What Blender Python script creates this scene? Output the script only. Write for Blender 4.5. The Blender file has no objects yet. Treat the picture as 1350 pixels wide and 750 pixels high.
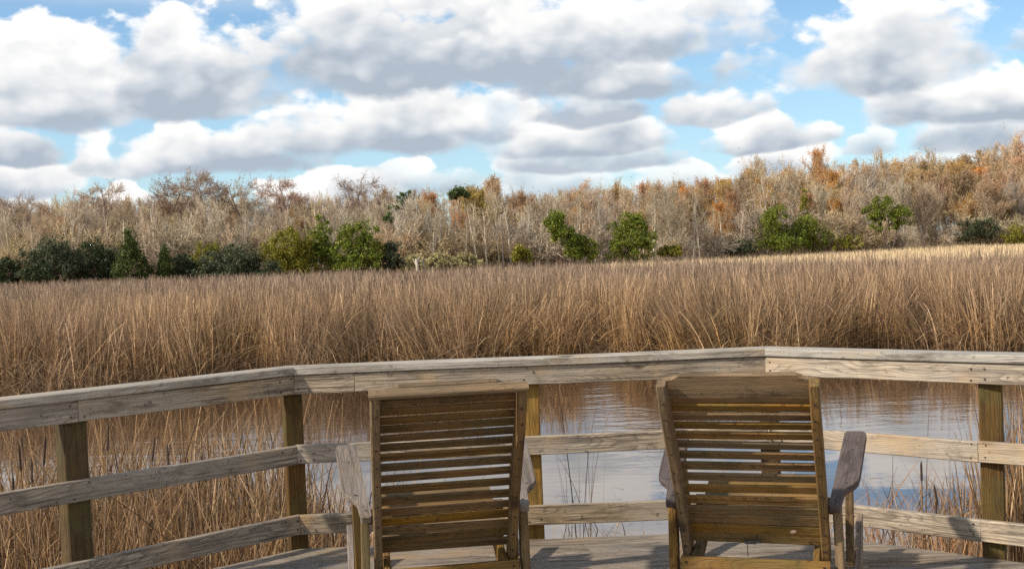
import bpy, math, random
import numpy as np
from mathutils import Vector, Matrix

R = math.radians
rng = np.random.default_rng(11)
random.seed(11)
scene = bpy.context.scene
COL = scene.collection

# ------------------------------------------------------------------ camera
EYE = 1.4345            # above the deck boards (deck top is z = 0)
F = 1500.0 / 1350.0     # focal length in picture widths
PITCH, ROLL = R(1.5107), R(2.284)
WATER = -1.12
cam_d = bpy.data.cameras.new('camera')
cam = bpy.data.objects.new('camera', cam_d)
COL.objects.link(cam)
cam_d.sensor_width = 36.0
cam_d.lens = 36.0 * F
cam_d.clip_end = 5000
cam_d.clip_start = 0.05
up0 = Vector((0, math.sin(PITCH), math.cos(PITCH)))
fw = Vector((0, math.cos(PITCH), -math.sin(PITCH)))
rt = math.cos(ROLL) * Vector((1, 0, 0)) - math.sin(ROLL) * up0
up = math.cos(ROLL) * up0 + math.sin(ROLL) * Vector((1, 0, 0))
M = Matrix((rt, up, -fw)).transposed().to_4x4()
M.translation = Vector((0, 0, EYE))
cam.matrix_world = M
scene.camera = cam
scene.render.resolution_x, scene.render.resolution_y = 1024, 568


def ray(px, py):
    """direction of a photograph pixel (1350 x 750), scaled to y = 1"""
    d = rt * ((px - 675) / 1500.0) - up * ((py - 375) / 1500.0) + fw
    return d / d.y


def at(px, py, Y):
    d = ray(px, py)
    return Vector((0, 0, EYE)) + d * Y


# ------------------------------------------------------------------ helpers
def tag(o, label=None, cat=None, group=None, kind=None):
    if label: o['label'] = label
    if cat: o['category'] = cat
    if group: o['group'] = group
    if kind: o['kind'] = kind
    return o


def empty(name, loc, rz=0.0):
    o = bpy.data.objects.new(name, None)
    COL.objects.link(o)
    o.location = loc
    o.rotation_euler = (0, 0, rz)
    o.empty_display_size = 0.1
    return o


def link(name, me, mat=None, parent=None):
    if mat is not None and not me.materials:
        me.materials.append(mat)
    o = bpy.data.objects.new(name, me)
    COL.objects.link(o)
    if parent is not None:
        o.parent = parent
    return o


def mesh_np(name, V, Q=None, T=None, attrs=None, smooth=False):
    """numpy mesh: V (n,3), Q (q,4) quads, T (t,3) triangles, attrs {name: (n,) or (n,3)}"""
    me = bpy.data.meshes.new(name)
    nq = 0 if Q is None else len(Q)
    nt = 0 if T is None else len(T)
    loops = np.concatenate([(Q.ravel() if nq else np.zeros(0, int)), (T.ravel() if nt else np.zeros(0, int))]).astype(np.int32)
    me.vertices.add(len(V))
    me.vertices.foreach_set('co', np.ascontiguousarray(V, dtype=np.float32).ravel())
    me.loops.add(len(loops))
    me.loops.foreach_set('vertex_index', loops)
    me.polygons.add(nq + nt)
    st = np.concatenate([np.arange(nq) * 4, nq * 4 + np.arange(nt) * 3]).astype(np.int32)
    me.polygons.foreach_set('loop_start', st)
    if smooth:
        me.polygons.foreach_set('use_smooth', np.ones(nq + nt, dtype=bool))
    for k, a in (attrs or {}).items():
        a = np.ascontiguousarray(a, dtype=np.float32)
        if a.ndim == 1:
            at_ = me.attributes.new(k, 'FLOAT', 'POINT'); at_.data.foreach_set('value', a)
        else:
            at_ = me.attributes.new(k, 'FLOAT_VECTOR', 'POINT'); at_.data.foreach_set('vector', a.ravel())
    me.update(calc_edges=True)
    me.validate()
    return me


# ------------------------------------------------------------------ node helper
class NT:
    def __init__(self, tree):
        self.t = tree
        self.n = tree.nodes
        self.l = tree.links

    def new(self, typ, **kw):
        nd = self.n.new(typ)
        for k, v in kw.items():
            setattr(nd, k, v)
        return nd

    def put(self, sock, v):
        if isinstance(v, bpy.types.NodeSocket):
            self.l.new(v, sock)
        elif v is not None:
            sock.default_value = v

    def math(self, op, a, b=None, c=None, clamp=False):
        nd = self.new('ShaderNodeMath', operation=op)
        nd.use_clamp = clamp
        self.put(nd.inputs[0], a); self.put(nd.inputs[1], b)
        if c is not None: self.put(nd.inputs[2], c)
        return nd.outputs[0]

    def vmath(self, op, a, b=None):
        nd = self.new('ShaderNodeVectorMath', operation=op)
        self.put(nd.inputs[0], a); self.put(nd.inputs[1], b)
        return nd.outputs[0]

    def combine(self, x, y, z):
        nd = self.new('ShaderNodeCombineXYZ')
        self.put(nd.inputs[0], x); self.put(nd.inputs[1], y); self.put(nd.inputs[2], z)
        return nd.outputs[0]

    def noise(self, vec, scale, detail=3.0, rough=0.5, dist=0.0, out=0):
        nd = self.new('ShaderNodeTexNoise')
        nd.inputs['Scale'].default_value = scale
        nd.inputs['Detail'].default_value = detail
        nd.inputs['Roughness'].default_value = rough
        nd.inputs['Distortion'].default_value = dist
        if vec is not None: self.l.new(vec, nd.inputs['Vector'])
        return nd.outputs[out]

    def mix(self, fac, a, b, blend='MIX'):
        nd = self.new('ShaderNodeMix', data_type='RGBA', blend_type=blend)
        nd.clamp_factor = True
        self.put(nd.inputs[0], fac)
        self.put(nd.inputs[6], a if isinstance(a, bpy.types.NodeSocket) else (*a, 1) if a is not None else None)
        self.put(nd.inputs[7], b if isinstance(b, bpy.types.NodeSocket) else (*b, 1) if b is not None else None)
        return nd.outputs[2]

    def rng_(self, v, a, b, c=0.0, d=1.0, smooth=False):
        nd = self.new('ShaderNodeMapRange')
        if smooth: nd.interpolation_type = 'SMOOTHSTEP'
        self.put(nd.inputs[0], v)
        for i, x in enumerate((a, b, c, d)):
            self.put(nd.inputs[i + 1], x)
        return nd.outputs[0]

    def ramp(self, fac, stops):
        nd = self.new('ShaderNodeValToRGB')
        el = nd.color_ramp.elements
        while len(el) < len(stops): el.new(0.5)
        for e, (p, c) in zip(el, stops):
            e.position = p; e.color = (*c, 1)
        self.l.new(fac, nd.inputs[0])
        return nd.outputs[0]

    def attr(self, name, out='Fac'):
        nd = self.new('ShaderNodeAttribute', attribute_name=name)
        return nd.outputs[out]


def material(name):
    m = bpy.data.materials.new(name)
    m.use_nodes = True
    t = NT(m.node_tree)
    return m, t, m.node_tree.nodes['Principled BSDF']


# ------------------------------------------------------------------ materials
def wood(name, light, dark, grey=(0.4, 0.4, 0.4), greyamt=0.3, rings=26.0, contrast=1.0, rough=0.8, streak=1.0, green=0.0, knots=True):
    """sawn board: grain lines run along x of the stored board coordinate 'gc', contour lines of a slow noise give cathedral figure"""
    m, t, b = material(name)
    gc = t.attr('gc', 'Vector')
    sep = t.new('ShaderNodeSeparateXYZ'); t.l.new(gc, sep.inputs[0])
    x, y, z = sep.outputs
    slow = t.noise(t.combine(t.math('MULTIPLY', x, 1.3), t.math('MULTIPLY', y, 7.0), t.math('MULTIPLY', z, 7.0)), 1.0, 2.0, 0.45)
    # knots: round spots that bend the grain lines round themselves
    kv = t.combine(t.math('MULTIPLY', x, 1.9), t.math('MULTIPLY', y, 5.0), t.math('MULTIPLY', z, 2.0))
    vor = t.new('ShaderNodeTexVoronoi'); vor.inputs['Scale'].default_value = 1.0
    t.l.new(kv, vor.inputs['Vector'])
    kd = vor.outputs['Distance']
    kbend = t.rng_(kd, 0.0, 0.33, 1.0, 0.0, True)
    ring = t.math('ADD', t.math('MULTIPLY', t.math('ADD', y, z), rings * 2.8), t.math('MULTIPLY', slow, rings * 0.95))
    if knots:
        ring = t.math('ADD', ring, t.math('MULTIPLY', kbend, 2.6))
    fr = t.math('FRACT', ring)
    line = t.rng_(fr, 0.45, 0.98, 0.0, 1.0, True)
    edge = t.rng_(fr, 0.98, 1.0, 1.0, 0.0)
    line = t.math('MULTIPLY', line, edge)
    fib = t.noise(t.combine(t.math('MULTIPLY', x, 5.0), t.math('MULTIPLY', y, 260.0), t.math('MULTIPLY', z, 260.0)), 1.0, 3.0, 0.6)
    fib2 = t.noise(t.combine(t.math('MULTIPLY', x, 1.2), t.math('MULTIPLY', y, 60.0), t.math('MULTIPLY', z, 60.0)), 1.0, 3.0, 0.6)
    blot = t.noise(gc, 5.0, 5.0, 0.6)
    blot2 = t.noise(gc, 1.6, 3.0, 0.5)
    c = t.mix(t.math('MULTIPLY', line, 0.52 * contrast), light, dark)
    c = t.mix(t.rng_(fib, 0.42, 0.72, 0.0, 0.7 * streak, True), c, dark)
    c = t.mix(t.rng_(fib2, 0.46, 0.70, 0.0, 0.65 * streak, True), c, dark)
    c = t.mix(t.rng_(blot2, 0.35, 0.65, 0.0, greyamt, True), c, grey)
    c = t.mix(t.rng_(blot, 0.45, 0.72, 0.0, 0.55, True), c, tuple(v * 0.45 for v in light))
    crack = t.noise(t.combine(t.math('MULTIPLY', x, 2.2), t.math('MULTIPLY', y, 95.0), t.math('MULTIPLY', z, 95.0)), 1.0, 2.0, 0.5)
    ck = t.math('MULTIPLY', t.rng_(crack, 0.665, 0.70, 0.0, 1.0), t.rng_(t.noise(gc, 2.3, 2.0, 0.5), 0.45, 0.6, 0.0, 1.0))
    c = t.mix(t.math('MULTIPLY', ck, 0.85), c, (0.03, 0.022, 0.016))
    c = t.mix(t.rng_(t.noise(gc, 26.0, 3.0, 0.7), 0.60, 0.72, 0.0, 0.75, True), c, dark)
    grime = t.noise(t.combine(t.math('MULTIPLY', x, 4.0), t.math('MULTIPLY', y, 16.0), t.math('MULTIPLY', z, 16.0)), 1.0, 5.0, 0.7)
    c = t.mix(t.rng_(grime, 0.50, 0.68, 0.0, 0.62, True), c, tuple(v * 0.9 for v in dark))
    warm = t.noise(gc, 3.7, 3.0, 0.5)
    c = t.mix(t.rng_(warm, 0.52, 0.70, 0.0, 0.45, True), c, (light[0] * .95, light[1] * .78, light[2] * .55))
    if green:
        c = t.mix(t.rng_(t.noise(gc, 3.1, 4.0, 0.6), 0.45, 0.7, 0, green, True), c, (0.09, 0.10, 0.035))
    if knots:
        c = t.mix(t.rng_(kd, 0.04, 0.10, 0.95, 0.0, True), c, (0.06, 0.032, 0.016))
    # board to board variation
    rnd = t.attr('tone')
    hsv = t.new('ShaderNodeHueSaturation')
    t.l.new(c, hsv.inputs['Color'])
    t.l.new(t.rng_(rnd, 0, 1, 0.72, 1.25), hsv.inputs['Value'])
    t.l.new(t.rng_(t.math('FRACT', t.math('MULTIPLY', rnd, 7.3)), 0, 1, 0.75, 1.15), hsv.inputs['Saturation'])
    t.l.new(hsv.outputs[0], b.inputs['Base Color'])
    b.inputs['Roughness'].default_value = rough
    b.inputs['Specular IOR Level'].default_value = 0.3
    bump = t.new('ShaderNodeBump')
    bump.inputs['Strength'].default_value = 0.55
    bump.inputs['Distance'].default_value = 0.004
    h = t.math('SUBTRACT', t.math('MULTIPLY', fib, -0.9), t.math('MULTIPLY', line, 0.5))
    h = t.math('SUBTRACT', h, t.rng_(fib2, 0.55, 0.7, 0, 0.8))
    t.l.new(h, bump.inputs['Height'])
    t.l.new(bump.outputs[0], b.inputs['Normal'])
    return m


M_RAIL = wood('weathered_rail_wood', (0.46, 0.365, 0.25), (0.075, 0.052, 0.035), (0.36, 0.31, 0.25), 0.65, rings=24, contrast=1.15, streak=1.35)
M_CAP = wood('bleached_cap_wood', (0.46, 0.41, 0.335), (0.11, 0.085, 0.062), (0.40, 0.37, 0.325), 0.5, rings=20, contrast=0.75, streak=1.1)
M_POST = wood('olive_post_wood', (0.125, 0.072, 0.024), (0.03, 0.018, 0.008), (0.058, 0.042, 0.021), 0.6, rings=18, contrast=0.8, green=0.45)
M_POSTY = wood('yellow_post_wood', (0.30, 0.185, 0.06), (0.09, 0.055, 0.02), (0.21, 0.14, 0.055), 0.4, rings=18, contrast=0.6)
M_DECK = wood('weathered_deck_wood', (0.32, 0.255, 0.185), (0.075, 0.054, 0.038), (0.27, 0.235, 0.195), 0.5, rings=22, contrast=1.1, streak=1.6)
M_CHAIR = wood('stained_chair_wood', (0.27, 0.152, 0.046), (0.045, 0.024, 0.009), (0.15, 0.10, 0.05), 0.5, rings=30, contrast=0.8, streak=0.9, green=0.35)
M_ARM = wood('grey_arm_wood', (0.125, 0.088, 0.074), (0.035, 0.024, 0.021), (0.15, 0.115, 0.105), 0.4, rings=26, contrast=0.8, streak=1.2, knots=False)
M_ARM_PALE = wood('pale_arm_wood', (0.23, 0.17, 0.12), (0.05, 0.035, 0.025), (0.235, 0.19, 0.16), 0.5, rings=26, contrast=0.7, streak=1.2, knots=False)


def plain(name, col, rough=0.8, metal=0.0, nscale=8.0, var=0.35):
    m, t, b = material(name)
    tc = t.new('ShaderNodeTexCoord').outputs['Object']
    n = t.noise(tc, nscale, 4.0, 0.6)
    c = t.mix(t.rng_(n, 0.3, 0.7, 0, 1, True), tuple(v * (1 - var) for v in col), tuple(min(1, v * (1 + var)) for v in col))
    t.l.new(c, b.inputs['Base Color'])
    b.inputs['Roughness'].default_value = rough
    b.inputs['Metallic'].default_value = metal
    return m


M_NAIL = plain('rusty_nail', (0.05, 0.035, 0.03), 0.6, 0.4)
M_METAL = plain('dark_metal', (0.02, 0.02, 0.022), 0.5, 0.3)


def blade_mat(name, stops_h, jitter, trans=0.25, rough=0.7, patch=None, objrand=0.0, vr=(0.5, 1.5)):
    """thin leaf or stalk: colour along its own length ('hf'), per-blade tint ('rnd'); patch = colour of broad stands"""
    m, t, b = material(name)
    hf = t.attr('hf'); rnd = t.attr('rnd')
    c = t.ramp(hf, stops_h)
    for lo, hi, amt, colr in jitter:
        c = t.mix(t.rng_(rnd, lo, hi, 0, amt, True), c, colr)
    if patch:
        geo = t.new('ShaderNodeNewGeometry').outputs['Position']
        n = t.noise(geo, patch[0], 3.0, 0.6)
        c = t.mix(t.rng_(n, 0.4, 0.65, 0, patch[2], True), c, patch[1])
    hsv = t.new('ShaderNodeHueSaturation')
    t.l.new(c, hsv.inputs['Color'])
    v = t.math('FRACT', t.math('MULTIPLY', rnd, 13.7))
    val = t.rng_(v, 0, 1, *vr)
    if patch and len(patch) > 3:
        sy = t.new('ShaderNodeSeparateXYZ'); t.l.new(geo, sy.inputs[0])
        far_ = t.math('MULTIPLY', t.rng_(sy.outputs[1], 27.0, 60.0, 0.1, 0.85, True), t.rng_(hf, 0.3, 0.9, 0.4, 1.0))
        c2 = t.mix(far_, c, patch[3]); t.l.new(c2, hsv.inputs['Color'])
    if patch:
        flat = t.vmath('MULTIPLY', t.new('ShaderNodeNewGeometry').outputs['Position'], (1.0, 1.0, 0.0))
        val = t.math('MULTIPLY', val, t.rng_(t.noise(flat, 1.6, 3.0, 0.6), 0.35, 0.65, 0.8, 1.2))
        val = t.math('MULTIPLY', val, t.rng_(t.attr('tuft'), 0.1, 0.9, 0.46, 1.2))
    if objrand:
        oi = t.new('ShaderNodeObjectInfo').outputs['Random']
        val = t.math('MULTIPLY', val, t.rng_(oi, 0, 1, 1 - objrand * 1.2, 1 + objrand))
        t.l.new(t.rng_(t.math('FRACT', t.math('MULTIPLY', oi, 5.3)), 0, 1, 0.488, 0.512), hsv.inputs['Hue'])
        t.l.new(t.rng_(t.math('FRACT', t.math('MULTIPLY', oi, 9.1)), 0, 1, 0.75, 1.2), hsv.inputs['Saturation'])
    t.l.new(val, hsv.inputs['Value'])
    t.l.new(hsv.outputs[0], b.inputs['Base Color'])
    b.inputs['Roughness'].default_value = rough
    b.inputs['Specular IOR Level'].default_value = 0.2
    if trans:
        tr = t.new('ShaderNodeBsdfTranslucent')
        t.l.new(hsv.outputs[0], tr.inputs['Color'])
        mx = t.new('ShaderNodeMixShader'); mx.inputs[0].default_value = trans
        t.l.new(b.outputs[0], mx.inputs[1]); t.l.new(tr.outputs[0], mx.inputs[2])
        t.l.new(mx.outputs[0], m.node_tree.nodes['Material Output'].inputs['Surface'])
    return m


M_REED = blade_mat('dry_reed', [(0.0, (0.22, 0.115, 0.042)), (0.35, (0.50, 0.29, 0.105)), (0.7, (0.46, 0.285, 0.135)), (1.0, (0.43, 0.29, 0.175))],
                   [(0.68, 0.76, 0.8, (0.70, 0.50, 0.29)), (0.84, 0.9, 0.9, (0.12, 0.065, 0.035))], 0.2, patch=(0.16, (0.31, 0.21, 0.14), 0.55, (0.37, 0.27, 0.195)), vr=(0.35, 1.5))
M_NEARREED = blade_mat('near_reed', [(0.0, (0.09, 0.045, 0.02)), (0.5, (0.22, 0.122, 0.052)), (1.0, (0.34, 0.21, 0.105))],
                       [(0.6, 0.75, 0.7, (0.56, 0.40, 0.24)), (0.76, 0.86, 0.9, (0.06, 0.034, 0.022))], 0.2)
M_REDGRASS = blade_mat('russet_grass', [(0.0, (0.20, 0.09, 0.04)), (0.5, (0.36, 0.18, 0.08)), (1.0, (0.36, 0.22, 0.12))],
                       [(0.6, 0.75, 0.6, (0.52, 0.38, 0.22)), (0.8, 0.92, 0.85, (0.09, 0.05, 0.035))], 0.15)
M_STRAW = blade_mat('straw_grass', [(0.0, (0.50, 0.34, 0.16)), (1.0, (0.80, 0.63, 0.39))], [(0.7, 0.9, 0.5, (0.62, 0.42, 0.22))], 0.25)
M_TWIG = blade_mat('bare_twigs', [(0.0, (0.38, 0.30, 0.20)), (1.0, (0.55, 0.425, 0.275))], [(0.7, 0.85, 0.5, (0.74, 0.63, 0.46)), (0.85, 0.95, 0.7, (0.30, 0.22, 0.15))], 0.0, objrand=0.24, vr=(0.75, 1.2))
M_GREYTWIG = blade_mat('grey_twigs', [(0.0, (0.43, 0.345, 0.25)), (1.0, (0.54, 0.445, 0.32))], [(0.7, 0.85, 0.5, (0.75, 0.66, 0.52)), (0.85, 0.95, 0.7, (0.32, 0.25, 0.18))], 0.0, objrand=0.24, vr=(0.75, 1.2))
M_RUSTLEAF = blade_mat('rust_leaves', [(0.0, (0.56, 0.25, 0.075)), (1.0, (0.62, 0.32, 0.10))], [(0.5, 0.8, 0.6, (0.44, 0.27, 0.12))], 0.3, objrand=0.2, vr=(0.7, 1.25))
M_BROWNLEAF = blade_mat('brown_leaves', [(0.0, (0.44, 0.26, 0.11)), (1.0, (0.50, 0.32, 0.13))], [(0.5, 0.8, 0.6, (0.42, 0.31, 0.15))], 0.3, objrand=0.2, vr=(0.7, 1.25))
M_GOLDLEAF = blade_mat('gold_leaves', [(0.0, (0.40, 0.26, 0.03)), (1.0, (0.46, 0.32, 0.04))], [(0.4, 0.8, 0.7, (0.20, 0.19, 0.03)), (0.9, 1, .6, (.5, .2, .05))], 0.3)
M_DARKGREEN = blade_mat('dark_green_leaves', [(0.0, (0.035, 0.052, 0.020)), (1.0, (0.065, 0.088, 0.034))], [(0.6, 0.85, 0.6, (0.115, 0.135, 0.065))], 0.15, 0.5)
M_GREYGREEN = blade_mat('grey_green_leaves', [(0.0, (0.055, 0.068, 0.033)), (1.0, (0.092, 0.106, 0.054))], [(0.6, 0.85, 0.6, (0.155, 0.16, 0.09))], 0.15, 0.5)
M_BRIGHTGREEN = blade_mat('bright_green_leaves', [(0.0, (0.075, 0.115, 0.018)), (1.0, (0.15, 0.195, 0.026))], [(0.45, 0.75, 0.75, (0.32, 0.32, 0.04))], 0.25, 0.5)
M_CEDAR = blade_mat('cedar_green', [(0.0, (0.055, 0.085, 0.022)), (1.0, (0.09, 0.12, 0.03))], [(0.6, 0.85, 0.6, (0.16, 0.17, 0.04))], 0.2, 0.5)
M_OLIVE = blade_mat('yellow_green_leaves', [(0.0, (0.15, 0.155, 0.02)), (1.0, (0.28, 0.26, 0.035))], [(0.5, 0.85, 0.7, (0.40, 0.33, 0.05))], 0.25, 0.6)
M_PINE = blade_mat('pine_needles', [(0.0, (0.07, 0.11, 0.03)), (1.0, (0.12, 0.16, 0.05))], [(0.5, 0.85, 0.6, (0.16, 0.19, 0.07))], 0.2, 0.6)
M_PALEBUSH = blade_mat('pale_bush_leaves', [(0.0, (0.36, 0.31, 0.13)), (1.0, (0.46, 0.42, 0.20))], [(0.5, 0.85, 0.6, (0.5, 0.42, 0.24))], 0.25)


def bark_mat(name, col, dark):
    m, t, b = material(name)
    tc = t.new('ShaderNodeTexCoord').outputs['Object']
    sep = t.new('ShaderNodeSeparateXYZ'); t.l.new(tc, sep.inputs[0])
    n = t.noise(t.combine(t.math('MULTIPLY', sep.outputs[0], 6.0), t.math('MULTIPLY', sep.outputs[1], 6.0), sep.outputs[2]), 1.5, 5.0, 0.65)
    oi = t.new('ShaderNodeObjectInfo').outputs['Random']
    c = t.mix(t.rng_(n, 0.35, 0.65, 0, 1, True), dark, col)
    c = t.mix(t.rng_(oi, 0.4, 1.0, 0, 0.5), c, tuple(min(1, v * 1.5) for v in col))
    t.l.new(c, b.inputs['Base Color']); b.inputs['Roughness'].default_value = 0.85
    return m


M_BARK = bark_mat('grey_bark', (0.36, 0.29, 0.22), (0.17, 0.125, 0.09))
M_PALEBARK = bark_mat('pale_bark', (0.66, 0.56, 0.44), (0.42, 0.34, 0.25))
M_DARKBARK = bark_mat('dark_bark', (0.22, 0.16, 0.12), (0.09, 0.065, 0.05))

# ground: mud and litter
M_GROUND, t, b = material('marsh_mud')
pos = t.new('ShaderNodeNewGeometry').outputs['Position']
n1 = t.noise(pos, 0.6, 6.0, 0.65); n2 = t.noise(pos, 14.0, 5.0, 0.7)
c = t.mix(t.rng_(n1, 0.35, 0.65, 0, 1, True), (0.12, 0.075, 0.045), (0.22, 0.145, 0.085))
c = t.mix(t.rng_(n2, 0.45, 0.7, 0, 0.8, True), c, (0.32, 0.20, 0.11))
t.l.new(c, b.inputs['Base Color']); b.inputs['Roughness'].default_value = 0.9
bp = t.new('ShaderNodeBump'); bp.inputs['Strength'].default_value = 0.6; bp.inputs['Distance'].default_value = 0.05
t.l.new(n2, bp.inputs['Height']); t.l.new(bp.outputs[0], b.inputs['Normal'])

# water: brown, turbid, rippled
M_WATER, t, b = material('pond_water')
pos = t.new('ShaderNodeNewGeometry').outputs['Position']
sep = t.new('ShaderNodeSeparateXYZ'); t.l.new(pos, sep.inputs[0])
wx, wy = sep.outputs[0], sep.outputs[1]
warp = t.noise(pos, 0.35, 2.0, 0.5)
wv = t.combine(t.math('MULTIPLY', wx, 0.42), t.math('ADD', wy, t.math('MULTIPLY', warp, 1.2)), 0.0)
r1 = t.noise(wv, 3.0, 2.0, 0.45)
r2 = t.noise(t.combine(t.math('MULTIPLY', wx, 0.55), wy, 3.0), 8.5, 2.0, 0.5)
r3 = t.noise(t.combine(t.math('MULTIPLY', wx, 0.7), wy, 7.0), 1.1, 1.0, 0.5)
gust = t.rng_(t.noise(t.combine(t.math('MULTIPLY', wx, 0.6), wy, 1.0), 0.23, 2.0, 0.5), 0.42, 0.6, 0.25, 1.2, True)
far = t.rng_(wy, 9.0, 19.0, 0.45, 1.0, True)
def patch(cx, cy, rx, ry):
    a_ = t.math('DIVIDE', t.math('SUBTRACT', wx, cx), rx); b_ = t.math('DIVIDE', t.math('SUBTRACT', wy, cy), ry)
    return t.rng_(t.math('ADD', t.math('MULTIPLY', a_, a_), t.math('MULTIPLY', b_, b_)), 0.0, 1.6, 1.0, 0.0, True)
pt = t.math('ADD', t.math('MULTIPLY', patch(1.62, 18.5, 0.62, 5.5), 1.5), t.math('MULTIPLY', patch(5.6, 17.0, 2.6, 2.4), 0.5))
pt = t.math('ADD', pt, t.math('MULTIPLY', patch(-4.8, 17.0, 2.6, 3.5), 0.3))
amp = t.math('ADD', t.math('MULTIPLY', gust, far), t.math('MULTIPLY', pt, 4.0))
h = t.math('ADD', t.math('MULTIPLY', r1, 0.0020), t.math('MULTIPLY', r2, 0.0008))
h = t.math('MULTIPLY', h, amp)
h = t.math('ADD', h, t.math('MULTIPLY', r3, 0.004))
bp = t.new('ShaderNodeBump'); bp.inputs['Strength'].default_value = 1.0; bp.inputs['Distance'].default_value = 1.0
t.l.new(h, bp.inputs['Height'])
nt = t.n
nt.remove(b)
dif = t.new('ShaderNodeBsdfDiffuse'); dif.inputs[0].default_value = (0.06, 0.034, 0.020, 1)
gl = t.new('ShaderNodeBsdfGlossy'); gl.inputs['Color'].default_value = (0.95, 0.93, 0.91, 1); gl.inputs['Roughness'].default_value = 0.03
t.l.new(bp.outputs[0], gl.inputs['Normal'])
fr = t.new('ShaderNodeFresnel'); fr.inputs['IOR'].default_value = 1.85
t.l.new(bp.outputs[0], fr.inputs['Normal'])
mx = t.new('ShaderNodeMixShader')
t.l.new(t.math('MULTIPLY', fr.outputs[0], 1.15, clamp=True), mx.inputs[0]); t.l.new(dif.outputs[0], mx.inputs[1]); t.l.new(gl.outputs[0], mx.inputs[2])
t.l.new(mx.outputs[0], M_WATER.node_tree.nodes['Material Output'].inputs['Surface'])

# ------------------------------------------------------------------ boards
def beam(p0, p1, w, th, upv=(0, 0, 1), n0=None, n1=None, ch=0.004, tone=None, warp=0.0, seg=1, acc=None):
    """sawn board from p0 to p1 (centre line), w along upv, th across; n0/n1 = cutting plane normals (mitres)"""
    p0, p1 = np.array(p0, float), np.array(p1, float)
    d = p1 - p0; L = np.linalg.norm(d); d /= L
    u = np.array(upv, float); u -= d * (u @ d); u /= np.linalg.norm(u)
    s = np.cross(d, u)
    n0 = d if n0 is None else np.array(n0, float)
    n1 = d if n1 is None else np.array(n1, float)
    hw, ht = w / 2, th / 2
    prof = [(-hw + ch, -ht), (hw - ch, -ht), (hw, -ht + ch), (hw, ht - ch), (hw - ch, ht), (-hw + ch, ht), (-hw, ht - ch), (-hw, -ht + ch)]
    V, G = [], []
    off = rng.uniform(-40, 40, 3)
    ph = rng.uniform(0, 6.28, 2)
    for k in range(seg + 1):
        f = k / seg
        for (a, b_) in prof:
            q = u * a + s * b_
            t0 = -(q @ n0) / (d @ n0)
            t1 = L - (q @ n1) / (d @ n1)
            tt = t0 + (t1 - t0) * f
            wz = warp * math.sin(3.3 * f * L + ph[0]); ws = warp * math.sin(2.6 * f * L + ph[1])
            V.append(p0 + d * tt + q + u * wz + s * ws)
            G.append(off + np.array((tt, a, b_)))
    Fc = []
    for k in range(seg):
        for i in range(8):
            j = (i + 1) % 8
            Fc.append([k * 8 + i, k * 8 + j, (k + 1) * 8 + j, (k + 1) * 8 + i])
    caps = [list(range(8))[::-1], [seg * 8 + i for i in range(8)]]
    tone = rng.uniform(0, 1) if tone is None else tone
    if acc is None:
        acc = dict(V=[], G=[], F=[], T=[])
    o = len(acc['V'])
    acc['V'] += V; acc['G'] += G; acc['T'] += [tone] * len(V)
    for f_ in Fc + caps:
        acc['F'].append([o + i for i in f_])
    return acc


def prism(poly, origin, ax, ay, th, gx=None, tone=None, acc=None):
    """flat polygon in the plane (ax, ay) at origin, thickness th along their normal, centred"""
    ax, ay = np.array(ax, float), np.array(ay, float)
    nrm = np.cross(ax, ay); nrm /= np.linalg.norm(nrm)
    n = len(poly)
    off = rng.uniform(-40, 40, 3)
    if acc is None:
        acc = dict(V=[], G=[], F=[], T=[])
    o = len(acc['V'])
    tone = rng.uniform(0, 1) if tone is None else tone
    cx = sum(p[0] for p in poly) / n; cy = sum(p[1] for p in poly) / n
    c = 0.004
    rings = [(-th / 2, 1), (-th / 2 + c, 0), (th / 2 - c, 0), (th / 2, 1)]
    for h, inset in rings:
        for (x, y) in poly:
            if inset:
                dx, dy = cx - x, cy - y; l = math.hypot(dx, dy) + 1e-9
                x, y = x + dx / l * c, y + dy / l * c
            acc['V'].append(np.array(origin, float) + ax * x + ay * y + nrm * h)
            acc['G'].append(off + np.array((x, y, h)))
            acc['T'].append(tone)
    for r in range(3):
        for i in range(n):
            j = (i + 1) % n
            acc['F'].append([o + r * n + i, o + r * n + j, o + (r + 1) * n + j, o + (r + 1) * n + i])
    acc['F'].append([o + i for i in range(n)][::-1]); acc['F'].append([o + 3 * n + i for i in range(n)])
    return acc


def build(name, acc, mat, parent=None, origin=None):
    me = bpy.data.meshes.new(name)
    V = np.array(acc['V'])
    if origin is not None: V = V - np.array(origin)
    me.from_pydata([tuple(v) for v in V], [], acc['F'])
    a = me.attributes.new('gc', 'FLOAT_VECTOR', 'POINT'); a.data.foreach_set('vector', np.array(acc['G'], dtype=np.float32).ravel())
    a = me.attributes.new('tone', 'FLOAT', 'POINT'); a.data.foreach_set('value', np.array(acc['T'], dtype=np.float32))
    import bmesh
    bm = bmesh.new(); bm.from_mesh(me); bmesh.ops.recalc_face_normals(bm, faces=bm.faces); bm.to_mesh(me); bm.free()
    return link(name, me, mat, parent)


# ------------------------------------------------------------------ railing
A = np.array((-1.1066, 5.6633)); B = np.array((1.2479, 5.6697))
Lp = np.array((-1.9156, 4.9458)); Rp = np.array((2.0387, 5.0204))
dL = (Lp - A) / np.linalg.norm(Lp - A); dR = (Rp - B) / np.linalg.norm(Rp - B)
L2 = A + dL * 2.55; R2 = B + dR * 2.55
def v3(p, z): return np.array((p[0], p[1], z))
def nrm2(p, q):
    d = (q - p) / np.linalg.norm(q - p); return np.array((-d[1], d[0]))   # left of direction; path runs left to right, so outward = away from viewer
nLA, nAB, nBR = nrm2(L2, A), nrm2(A, B), nrm2(B, R2)
mit_A = v3((A - L2) / np.linalg.norm(A - L2) + (B - A) / np.linalg.norm(B - A), 0)
mit_B = v3((B - A) / np.linalg.norm(B - A) + (R2 - B) / np.linalg.norm(R2 - B), 0)

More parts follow.
